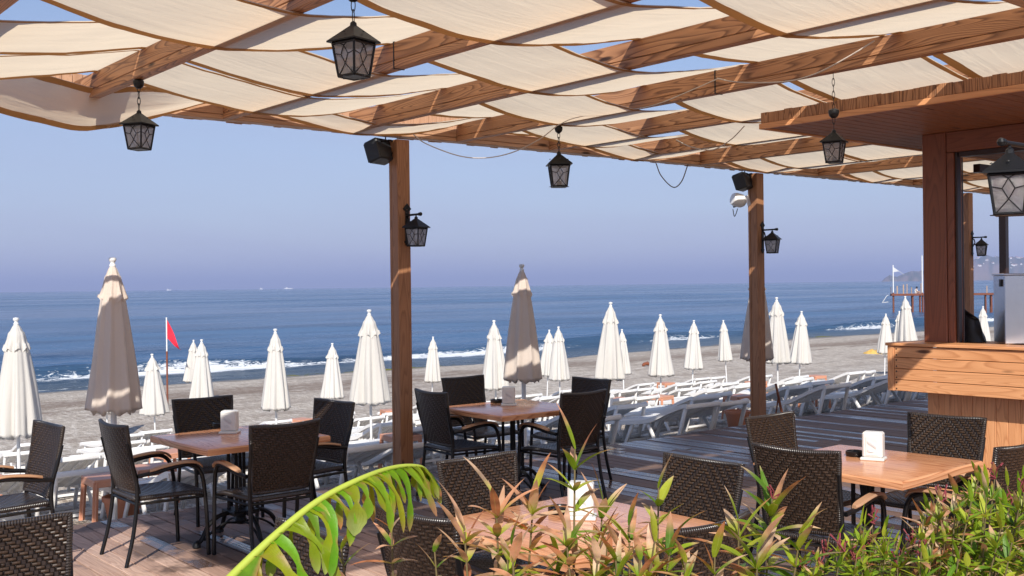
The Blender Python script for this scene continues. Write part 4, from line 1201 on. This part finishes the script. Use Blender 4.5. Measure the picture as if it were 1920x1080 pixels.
# flags
p = at(314, 745, 33.0); top = at(315, 595, 33.0)
gz = ground(p.x, p.y)
r = empty('flagpole', (p.x, p.y, gz), 0, label='thin rusty pole on the beach flying a red pennant', cat='flagpole')
hh = top.z-gz; mb = MB(); mb.tube([(0, 0, -.2), (0, 0, hh*.62)], .03, 8); mb.build('shaft', M['rust'], r, 60)
mb = MB(); mb.tube([(0, 0, hh*.62), (0, 0, hh)], .022, 8); mb.build('upper_shaft', M['white_metal'], r, 60)
def pennant(mb, H, Wd, drop, dirv):
    def fn(u, v):
        a = Vector(dirv)*(u*Wd); hgt = H*(1-u*.86)
        sway = .12*math.sin(u*5+v*2)*u
        return Vector((a.x, a.y, -drop*u-v*hgt))+Vector((-dirv[1], dirv[0], 0))*sway
    mb.grid(fn, 12, 6)
mb = MB(); pennant(mb, .60, .42, .92, tuple(R0)); o = mb.build('flag', M['red'], r, 60, (0, 0, hh-.03))

# ================================================================== PIER
PA = at(1669, 552, 127); PB = at(1930, 552, 122)
dv = Vector((PB.x-PA.x, PB.y-PA.y, 0)); PL = dv.length; ang = math.atan2(dv.y, dv.x); wv = Vector((-dv.y, dv.x, 0)).normalized()
r = empty('pier', (PA.x, PA.y, SEA), ang, label='old rusty bathing pier on piles standing in the sea', cat='pier')
zd = PA.z-SEA-.1
mb = MB(); mb.box((PL/2, 1.2, zd), (PL, 2.6, .14), None, .02, 0); mb.build('platform', M['concrete'], r, 30)
mb = MB(); mb.box((PL/2, -.12, zd+.05), (PL, .08, .26), None, .02, 0); mb.build('edge_beam', M['rust'], r, 30)
rp = random.Random(5)
for x in (.35, 2.5, 3.3, 3.65, 4.0, 6.2, 8.4, 10.5, 11.1, 13.5, 15.5):
    for y in (.1, 1.6):
        mb = MB(); mb.tube([(x, y, -3), (x+rp.uniform(-.05, .05), y, zd)], rp.uniform(.075, .11), 8); mb.build('pile', M['rust'], r, 60)
for x in (.1, .8, 1.5, 1.9, 2.4, 3.45, 5.5, 7.0, 10.6, 11.5, 13.2):
    mb = MB(); hh = rp.uniform(.9, 1.5); mb.tube([(x, .0, zd), (x, 0, zd+hh)], rp.choice((.04, .06, .08)), 6); mb.build('post_stub', M['concrete'], r, 60)
mb = MB(); mb.tube([(-.9, 0, zd-.9), (-.4, 0, zd-.1), (-.2, 0, zd)], .05, 6); mb.tube([(-.9, 0.4, zd-.9), (-.1, .4, zd-.8)], .04, 6); mb.build('ladder', M['white_metal'], r, 60)
for (px, y0, y1, lab, fl) in ((1675, 497, 550, 'white pole with a white pennant on the pier', True), (1729.5, 479, 550, 'tall bare white pole on the pier beside the bar column', False)):
    a, b = at(px, y1, 126), at(px, y0, 126)
    r = empty('pier_flagpole', (a.x, a.y, a.z-.1), 0, label=lab, cat='flagpole', group='poles on the pier')
    mb = MB(); mb.tube([(0, 0, 0), (0, 0, b.z-a.z+.1)], .07, 8); mb.build('shaft', M['white_metal'], r, 60)
    mb = MB(); mb.lathe([(.12, 0), (.1, .1), (.07, .2)], 10); mb.build('foot', M['rust'], r, 60)
    if fl:
        mb = MB()
        def fn(u, v): return Vector(R0)*(u*1.3)+Vector((0, 0, -.15-.95*u-v*.62*(max(0, 1-u*1.9)+.06)))
        mb.grid(fn, 10, 5); mb.build('flag', M['flag_white'], r, 60, (0, 0, b.z-a.z+.05))

# a person sitting on the pier, hunched, far away
def skin_person(loc, rz):
    sk = [((0, 0, .12), .14), ((0, .02, .32), .15), ((0, .05, .50), .16), ((0, .09, .62), .07), ((0, .12, .74), .095), ((0, .13, .84), .07),
          ((-.17, .06, .55), .06), ((-.22, .18, .36), .045), ((-.12, .36, .30), .035), ((.17, .06, .55), .06), ((.22, .18, .36), .045), ((.12, .36, .30), .035),
          ((-.10, .05, .12), .09), ((-.12, .42, .36), .07), ((-.12, .40, .02), .045), ((-.12, .52, .0), .035), ((.10, .05, .12), .09), ((.12, .42, .36), .07), ((.12, .40, .02), .045), ((.12, .52, .0), .035)]
    ed = [(0, 1), (1, 2), (2, 3), (3, 4), (4, 5), (2, 6), (6, 7), (7, 8), (2, 9), (9, 10), (10, 11), (0, 12), (12, 13), (13, 14), (14, 15), (0, 16), (16, 17), (17, 18), (18, 19)]
    me = bpy.data.meshes.new('person'); me.from_pydata([s_[0] for s_ in sk], ed, [])
    o = bpy.data.objects.new('person', me); COL.objects.link(o)
    md = o.modifiers.new('skin', 'SKIN'); 
    if not me.skin_vertices: me.skin_vertices.new() if hasattr(me.skin_vertices, 'new') else None
    bpy.context.view_layer.objects.active = o
    for i, (p_, rad) in enumerate(sk):
        me.skin_vertices[0].data[i].radius = (rad, rad)
    me.skin_vertices[0].data[0].use_root = True
    o.modifiers.new('sub', 'SUBSURF').levels = 1
    o.location = loc; o.rotation_euler = (0, 0, rz)
    t = NT('skin'); me.materials.append(t.fin((.42, .25, .18), .6)); return o
p = at(1717, 552, 126.2)
pr = skin_person((p.x, p.y, zd+SEA+.08), R(200)); tag(pr, 'distant person in a white shirt sitting on the pier', 'person')
mb = MB(); mb.lathe([(.155, .12), (.175, .3), (.18, .52), (.10, .60)], 14, (0, .04, 0)); mb.build('shirt', M['plastic'], pr, 60)
mb = MB(); mb.lathe([(.11, .74), (.115, .82), (.08, .91), (.001, .94)], 12, (0, .12, 0), cap=False); mb.build('hair', M['black'], pr, 60)

# ships on the horizon, a heap of yellow cloth and driftwood
for (px, py, L, lab) in ((317, 535, 26, 'tiny pale ship on the horizon above the red flag'), (541, 532.5, 46, 'tiny pale ship on the horizon, the longest one'), (490, 534, 16, 'tiniest pale ship on the horizon between the two others')):
    p = at(px, py, 5600); r = empty('ship', (p.x, p.y, SEA), math.atan2(R0.y, R0.x), label=lab, cat='ship', group='ships on the horizon')
    mb = MB(); b = 0
    for (z, k, o_) in ((-1, .9, 0), (2.5, 1.0, 2), (3.5, 1.03, 3)):
        for (x, y) in ((-.5, -.08), (.38, -.08), (.5, 0), (.38, .08), (-.5, .08)): mb.v.append(Vector((x*L*k, y*L, z)))
    for l in range(2):
        for i in range(5): i2 = (i+1) % 5; mb.face((l*5+i, l*5+i2, l*5+5+i2, l*5+5+i))
    mb.face((10, 11, 12, 13, 14)); mb.build('hull', M['plastic'], r, 0)
    mb = MB(); mb.box((-.22*L, 0, 5.5), (L*.2, L*.1, 4), None, .3); mb.box((-.26*L, 0, 8.5), (L*.06, L*.05, 2), None, .3); mb.build('bridge', M['white_metal'], r, 0)
p = on(1641, 664, -1.88)
mb = MB()
def heap(u, v):
    x = (u-.5)*1.15; y = (v-.5)*.5; e = max(0, 1-((u-.5)*2)**2)*max(0, 1-((v-.5)*2)**2)
    return (x+.05*nz(u*6, v*6), y, .30*e**.6*(.45+.9*abs(nz(u*4+2, v*3, 1)))+.004)
mb.grid(heap, 26, 14); o = mb.build('cloth_heap', M['yellow'], None, 50, (p.x, p.y, ground(p.x, p.y)-.01)); o.rotation_euler = (0, 0, math.atan2(R0.y, R0.x)); tag(o, 'crumpled yellow cloth lying on the open beach', 'cloth')
p = on(1214, 685, -1.8)
mb = MB(); mb.tube(bez([(-.3, 0, .06), (-.1, .03, .12), (.1, 0, .10), (.28, .05, .05)], 4), [.05, .07, .08, .08, .07, .08, .07, .08, .07, .06, .05, .04, .03][:13], 8)
mb.tube([(.0, 0, .1), (.1, .1, .22)], [.03, .012], 6)
o = mb.build('driftwood', M['column'], None, 60, (p.x, p.y, ground(p.x, p.y))); tag(o, 'dark piece of driftwood on the pebbles between two parasols', 'driftwood')
# houses on the far hill
def house_mesh():
    mb = MB(); mb.box((0, 0, 4), (14, 10, 8), None, .3); me1 = mb
    return mb
hs = None; rh = random.Random(21)
for i in range(34):
    px = rh.choice([rh.uniform(1822, 1872), rh.uniform(1888, 1918)]); t = rh.uniform(.12, .7)
    d = 5200+t*1500; q_ = at(px, 500, d)
    ob = bpy.data.objects['hill']; best = min(ob.data.vertices, key=lambda v_: (v_.co.x-q_.x)**2+(v_.co.y-q_.y)**2) if i < 34 else None
    z = best.co.z
    if hs is None:
        hs = empty('hillside_house')
        mb = MB(); mb.box((0, 0, 4), (13, 10, 9), None, .2); mb.build('walls', M['plastic'], hs, 0)
        mb = MB(); mb.lathe([(10.2, 8.3), (.5, 11.5)], 4, fn=lambda r_, z_, a: (r_, z_)); o_ = mb.build('roof', M['terracotta'], hs, 0); o_.rotation_euler = (0, 0, R(45))
        h_ = hs
    else: h_ = copy_tree(hs)
    h_.location = (best.co.x, best.co.y, z-1); h_.rotation_euler = (0, 0, rh.uniform(0, 3))
    sc = rh.uniform(.45, 1.0); h_.scale = (sc, sc, sc)
    tag(h_, 'tiny white house scattered on the hazy far hillside', 'house', 'houses on the far hillside')

# ================================================================== FOREGROUND PLANTS
pc = F0*2.75+R0*.55
r = empty('planter', (pc.x, pc.y, 0), math.atan2(R0.y, R0.x), label='low wooden planter box below the foreground plants', cat='planter')
mb = MB()
for zz in (.06, .17, .28, .39):
    for s_ in (-1, 1): mb.box((0, s_*.33, zz), (3.5, .03, .105), None, .004, 0)
    for s_ in (-1, 1): mb.box((s_*1.735, 0, zz), (.03, .63, .105), None, .004, 1)
mb.build('side_boards', M['bar_board'], r, 30)
mb = MB(); mb.grid(lambda u, v: ((u-.5)*3.44, (v-.5)*.63, .40+.02*nz(u*20, v*5)), 40, 8); mb.build('soil', M['soil'], r, 60)

GREEN = [(.28, .40, .025), (.20, .34, .02), (.44, .50, .05), (.12, .25, .02), (.34, .44, .03)]
ORANGE = [(.82, .42, .26), (.90, .54, .37), (.60, .24, .12), (.88, .60, .42)]
def leaf(mb, p, d, L, wd, up, rnd, orange, droop=.35, curl=.2, broad=.5):
    """lanceolate leaf: a folded strip of faces bent downward, its colour running from green to a dry orange tip"""
    d = Vector(d).normalized(); up = Vector(up)
    x = d.cross(up)
    if x.length < 1e-3: x = d.cross(Vector((1, 0, 0)))
    x.normalize(); nrm = x.cross(d).normalized()
    g = Vector(rnd.choice(GREEN))*rnd.uniform(.8, 1.25); o_ = Vector(rnd.choice(ORANGE))*rnd.uniform(.75, 1.1)
    n = 7; b = len(mb.v); pos = Vector(p); dd = d.copy(); twist = rnd.uniform(-.5, .5)
    st = rnd.uniform(.25, .95)-orange*.62
    if orange < 0 and rnd.random() < .75: st = 2
    for i in range(n+1):
        t = i/n; hw = wd*.5*(math.sin(math.pi*min(1, (t*.93+.05))**(.75 if broad > .4 else 1.0)))**.85
        if i == n: hw = wd*.03
        a = twist*t; xx = x*math.cos(a)+nrm*math.sin(a)
        f = nrm*hw*.28
        mb.v += [pos-xx*hw+f, pos, pos+xx*hw+f]
        k = max(0, min(1, (t-st)*3.5)); c = g*(1-k)+o_*k
        if k > .85 and rnd.random() < .3: c = c*.6
        mb.col += [tuple(c)]*3
        dd = (dd-Vector((0, 0, 1))*droop/n*(.5+t)+nrm*curl/n*rnd.uniform(-1, 1)).normalized()
        pos = pos+dd*(L/n)
    for i in range(n):
        a = b+i*3
        mb.face((a, a+1, a+4, a+3), [(0, i/n), (.5, i/n), (.5, (i+1)/n), (0, (i+1)/n)]); mb.face((a+1, a+2, a+5, a+4), [(.5, i/n), (1, i/n), (1, (i+1)/n), (.5, (i+1)/n)])
def sprigs(name, label, cat, stems, seed, group=None, buds=None):
    rnd = random.Random(seed); lv = MB(); lv.col = []; st = MB(); bds = []
    base = stems[0]['base']; r = empty(name, (base.x, base.y, .4), 0, label=label, cat=cat, group=group)
    org = Vector((base.x, base.y, .4))
    for s_ in stems:
        P = [q_-org for q_ in bez([s_['base'], s_['base'].lerp(s_['tip'], .5)+Vector((rnd.uniform(-.04, .04), rnd.uniform(-.04, .04), 0)), s_['tip']], 10)]
        st.tube(P, [s_.get('r', .006)*(1.2-.8*i/(len(P)-1)) for i in range(len(P))], 6)
        n = s_['n']; t0 = s_.get('from', .45)
        if s_['L'] > .09: n = int(n*1.35); t0 -= .12
        for i in range(n):
            t = t0+(1-t0)*(i/max(1, n-1))**.8; idx = min(len(P)-1, int(t*(len(P)-1)))
            a = i*2.4+rnd.uniform(-.4, .4); el = s_.get('el', -.35)+(1.15-s_.get('el', -.35))*((t-t0)/(1-t0))**2.2+rnd.uniform(-.3, .3)
            d = Vector((math.cos(a)*math.cos(el), math.sin(a)*math.cos(el), math.sin(el)))
            L = s_['L']*rnd.uniform(.65, 1.15)*(1 if t < .9 else .8)
            leaf(lv, P[idx], d, L, s_['w']*rnd.uniform(.8, 1.25), (0, 0, 1), rnd, s_['o']*rnd.uniform(.4, 1.5), s_.get('droop', .5))
        if s_.get('bud'):
            bd = MB()
            for _ in range(7):
                q_ = P[-1]+Vector((rnd.uniform(-.012, .012), rnd.uniform(-.012, .012), rnd.uniform(-.0, .03)))
                e = q_+Vector((rnd.uniform(-.014, .014), rnd.uniform(-.014, .014), rnd.uniform(.005, .02)))
                bd.tube([P[-1], q_, e], [.0012, .0014, .0024], 5)
            bds.append(bd)
    lv.build('foliage', M['leaf'], r, 60); st.build('stem', M['stem'], r, 60)
    for bd in bds: bd.build('bud_cluster', M['bud'], r, 60)
    return r
M['bud'] = plain('red_buds', (.22, .035, .045), .7)
def stem(px, py, d, n, L, w, o, bd=False, spread=.0, frm=.45, r=.005, droop=.5):
    tip = at(px, py, d); base = at(px+(1075-px)*.12, 1080, d+.1); base = Vector((base.x, base.y, .40))
    return dict(tip=tip, base=base, n=n, L=L, w=w, o=o, bud=bd, r=r, droop=droop, **{'from': frm})
# tall dry-leaved oleander in the centre
sprigs('oleander', 'tall oleander with long half dried orange and green leaves in the centre foreground', 'plant',
       [stem(1078, 842, 2.55, 21, 0.147, 0.019, .45, frm=.72), stem(1000, 930, 2.5, 32, 0.149, 0.020, .75, frm=.7), stem(930, 935, 2.45, 27, 0.158, 0.021, .85, frm=.72),
        stem(1130, 940, 2.6, 27, 0.147, 0.019, .6, frm=.72), stem(870, 985, 2.4, 21, 0.149, 0.020, .8, frm=.75), stem(1060, 990, 2.35, 29, 0.149, 0.020, .7, frm=.75),
        stem(1180, 985, 2.5, 24, 0.137, 0.019, .55, frm=.75), stem(960, 1020, 2.3, 18, .115, .02, .75, frm=.75), stem(1120, 1040, 2.35, 24, 0.137, 0.019, .5, frm=.78),
        stem(1235, 915, 2.6, 18, 0.116, 0.021, .1, frm=.76), stem(1260, 1010, 2.45, 24, 0.137, 0.019, .3, frm=.76), stem(1200, 1050, 2.3, 14, .1, .02, .4, frm=.78)], 31)
sprigs('oleander', 'single slim oleander shoot with reddish dry tips between the torn leaf and the front table', 'plant',
       [stem(733, 960, 2.6, 18, .10, .015, .7, frm=.74), stem(640, 1030, 2.4, 12, .10, .016, .8, frm=.8), stem(815, 1035, 2.45, 12, .095, .016, .6, frm=.8)], 32)
sprigs('oleander', 'tall green oleander with orange tipped leaves in front of the chair at the sunlit table', 'plant',
       [stem(1448, 935, 2.55, 40, 0.158, 0.021, .12, True, frm=.68), stem(1385, 980, 2.5, 21, 0.152, 0.021, .35, frm=.74), stem(1500, 1000, 2.45, 18, 0.152, 0.021, .1, frm=.76),
        stem(1420, 1035, 2.35, 24, 0.152, 0.021, .3, frm=.76), stem(1340, 1045, 2.35, 16, 0.137, 0.019, .4, frm=.78)], 33)
rb = random.Random(92)
ss = [stem(rb.uniform(840, 1330), rb.uniform(1010, 1075), rb.uniform(2.25, 2.6), 14, .12, .018, rb.uniform(.2, .8), frm=.8) for _ in range(12)]
sprigs('oleander', 'lower half dried oleander shoots filling the bottom edge below the front table', 'plant', ss, 36)
rb = random.Random(91)
ss = []
for i in range(46):
    px = rb.uniform(1490, 1735); py = 985+55*abs((px-1610)/120)**1.5+rb.uniform(-10, 70); d = rb.uniform(2.35, 2.75)
    ss.append(stem(px, py, d, 16, .062, .0095, rb.choice((-.5, -.3, -.1, .3)), rb.random() < .22, frm=.86, r=.003, droop=.15))
sprigs('oleander_bush', 'low bushy shrub with narrow leaves and small red buds in the right foreground', 'shrub', ss, 34)
ss = []
for i in range(100):
    px = rb.uniform(1730, 1965); py = max(905, 925-(px-1790)*.25 if px > 1790 else 925+(1790-px)*.9)+rb.uniform(-25, 150); d = rb.uniform(2.25, 2.8)
    ss.append(stem(px, py, d, 18, .072, .012, rb.choice((-.6, -.4, -.2, .2)) if px > 1800 else rb.choice((-.2, .2, .5)), rb.random() < .06, frm=.83, r=.0035, droop=.2))
sprigs('oleander_bush', 'tall dense green shrub filling the bottom right corner', 'shrub', ss, 35)

# the big torn leaf: a midrib with blades torn into hanging strips
rnd = random.Random(17)
rib = bez([at(395, 1125, 1.95), at(430, 1085, 2.0), at(520, 1000, 2.08), at(600, 937, 2.15), at(680, 896, 2.22), at(740, 876, 2.3), at(785, 874, 2.36), at(803, 886, 2.4), at(812, 903, 2.42)], 10)
b0 = rib[0]; base = Vector((b0.x-F0.x*.1-R0.x*.25, b0.y-F0.y*.1-R0.y*.25, .35))
r = empty('banana_plant', base, 0, label='big arching bright green leaf torn into drooping strips with a yellow midrib', cat='plant')
stalk = bez([base, base.lerp(b0, .5)+R0*-.05, b0], 8)
mb = MB(); mb.tube([p_-base for p_ in stalk[:-1]+rib], [.012]*len(stalk[:-1])+[.0095*(1-.8*i/len(rib)) for i in range(len(rib))], 8)
mb.build('midrib', M['rib'] if 'rib' in M else plain('leaf_midrib', (.42, .50, .06), .45), r, 60)
def strip(mb, p, out, along, L, wd, col, tipc, rnd, down=1.0, curl=0.0, tail=.5):
    b = len(mb.v); n = 12; pos = Vector(p); d = (Vector(out)+Vector(along)*.55).normalized(); al = Vector(along).normalized()
    k0 = rnd.uniform(.5, .95); narrow = rnd.uniform(.35, .6)
    for i in range(n+1):
        t = i/n
        w_ = wd*(1-.72*min(1, t/narrow)) if t < narrow else wd*(.28+ .85*math.sin((t-narrow)/(1-narrow)*math.pi)*tail)
        if t > .93: w_ *= .35
        x = (al-d*al.dot(d)).normalized()
        nr = x.cross(d)
        e1_, e2_ = (1+.22*nz(t*7, p[0]*60, 1)), (1+.22*nz(t*7, p[0]*60, 5))
        mb.v += [pos-x*w_*.5*e1_, pos+nr*w_*.16, pos+x*w_*.5*e2_]
        k = max(0, min(1, (t-k0)*3)); c = Vector(col)*(1+.15*math.sin(t*3))*(1-k)+Vector(tipc)*k
        eb = Vector((.38, .20, .08)); ka = max(0, min(.85, 2.2*nz(t*5+p[1]*40, p[0]*50, 2)-.25)); kb_ = max(0, min(.85, 2.2*nz(t*5+p[1]*40, p[0]*50, 9)-.25))
        mb.col += [tuple(c.lerp(eb, ka)), tuple(c*.92), tuple(c.lerp(eb, kb_))]
        d = (d+Vector((0, 0, -1))*down*.24+al*curl*.1).normalized(); pos = pos+d*(L/n)
    for i in range(n):
        a = b+i*3
        mb.face((a, a+1, a+4, a+3), [(.1, i/n), (.3, i/n), (.3, (i+1)/n), (.1, (i+1)/n)]); mb.face((a+1, a+2, a+5, a+4), [(.3, i/n), (.45, i/n), (.45, (i+1)/n), (.3, (i+1)/n)])
mb = MB(); mb.col = []; N = len(rib)
out1 = (R0*.75-F0*.45+Vector((0, 0, -.1))).normalized(); out2 = (-R0*.35+F0*.8+Vector((0, 0, .25))).normalized()
i = 4
while i < N-1:
    al = (rib[min(i+1, N-1)]-rib[i-1]).normalized(); t = i/N; tl_ = 1 if t < .72 else 1-(t-.72)*1.9
    w_ = (.050 if t < .25 else .032 if t < .6 else .025)*rnd.uniform(.75, 1.2); L = (.15 if t < .3 else .135 if t < .7 else .11)*rnd.uniform(.6, 1.25)*tl_
    g = (.20*rnd.uniform(.6, 1.5), .34*rnd.uniform(.7, 1.15), .012); tc = rnd.choice(((.36, .44, .12), (.40, .42, .14), (.55, .24, .12), (.42, .22, .12)))
    strip(mb, rib[i]-base, (out1-al*out1.dot(al))+al*rnd.uniform(-.5, .3), al, L, w_*rnd.uniform(.6, 1.2), g, tc, rnd, rnd.uniform(.8, 1.7), rnd.uniform(-1.4, 1.0), rnd.uniform(.2, 1.3))
    if rnd.random() < .75: strip(mb, rib[i]-base, (out2-al*out2.dot(al)), al, L*rnd.uniform(.5, .95), w_*.9, tuple(x_*.85 for x_ in g), tc, rnd, 2.0, rnd.uniform(-.8, .8), rnd.uniform(.3, .8))
    i += rnd.choice((2, 3)) if t < .3 else rnd.choice((1, 2, 2, 3))
# continuous blade near the base of the leaf
for sgn, oo in ((1, out1), (-1, out2)):
    b = len(mb.v)
    for i in range(0, 18):
        al = (rib[i+1]-rib[max(0, i-1)]).normalized(); o_ = (oo-al*oo.dot(al)).normalized(); wv_ = (.085 if sgn > 0 else .05)*(1-.5*i/18)*(1+.12*nz(i*.7, sgn))
        if i > 11: wv_ *= (18-i)/7
        for k in range(4):
            q_ = rib[i]-base+o_*wv_*k/3+Vector((0, 0, -1))*wv_*(k/3)**2*.55; mb.v.append(q_); gg = .85+.35*nz(i*.9, k*.6+sgn*3); mb.col.append((.17*gg, .34*gg, .015) if k < 3 or nz(i*.8, sgn+7) < 0 else (.46, .30, .10))
    for i in range(17):
        for k in range(3):
            a = b+i*4+k; mb.face((a, a+4, a+5, a+1), [(.05, i/17), (.05, (i+1)/17), (.4, (i+1)/17), (.4, i/17)])
mb.build('leaf_blade', M['leaf'], r, 60)
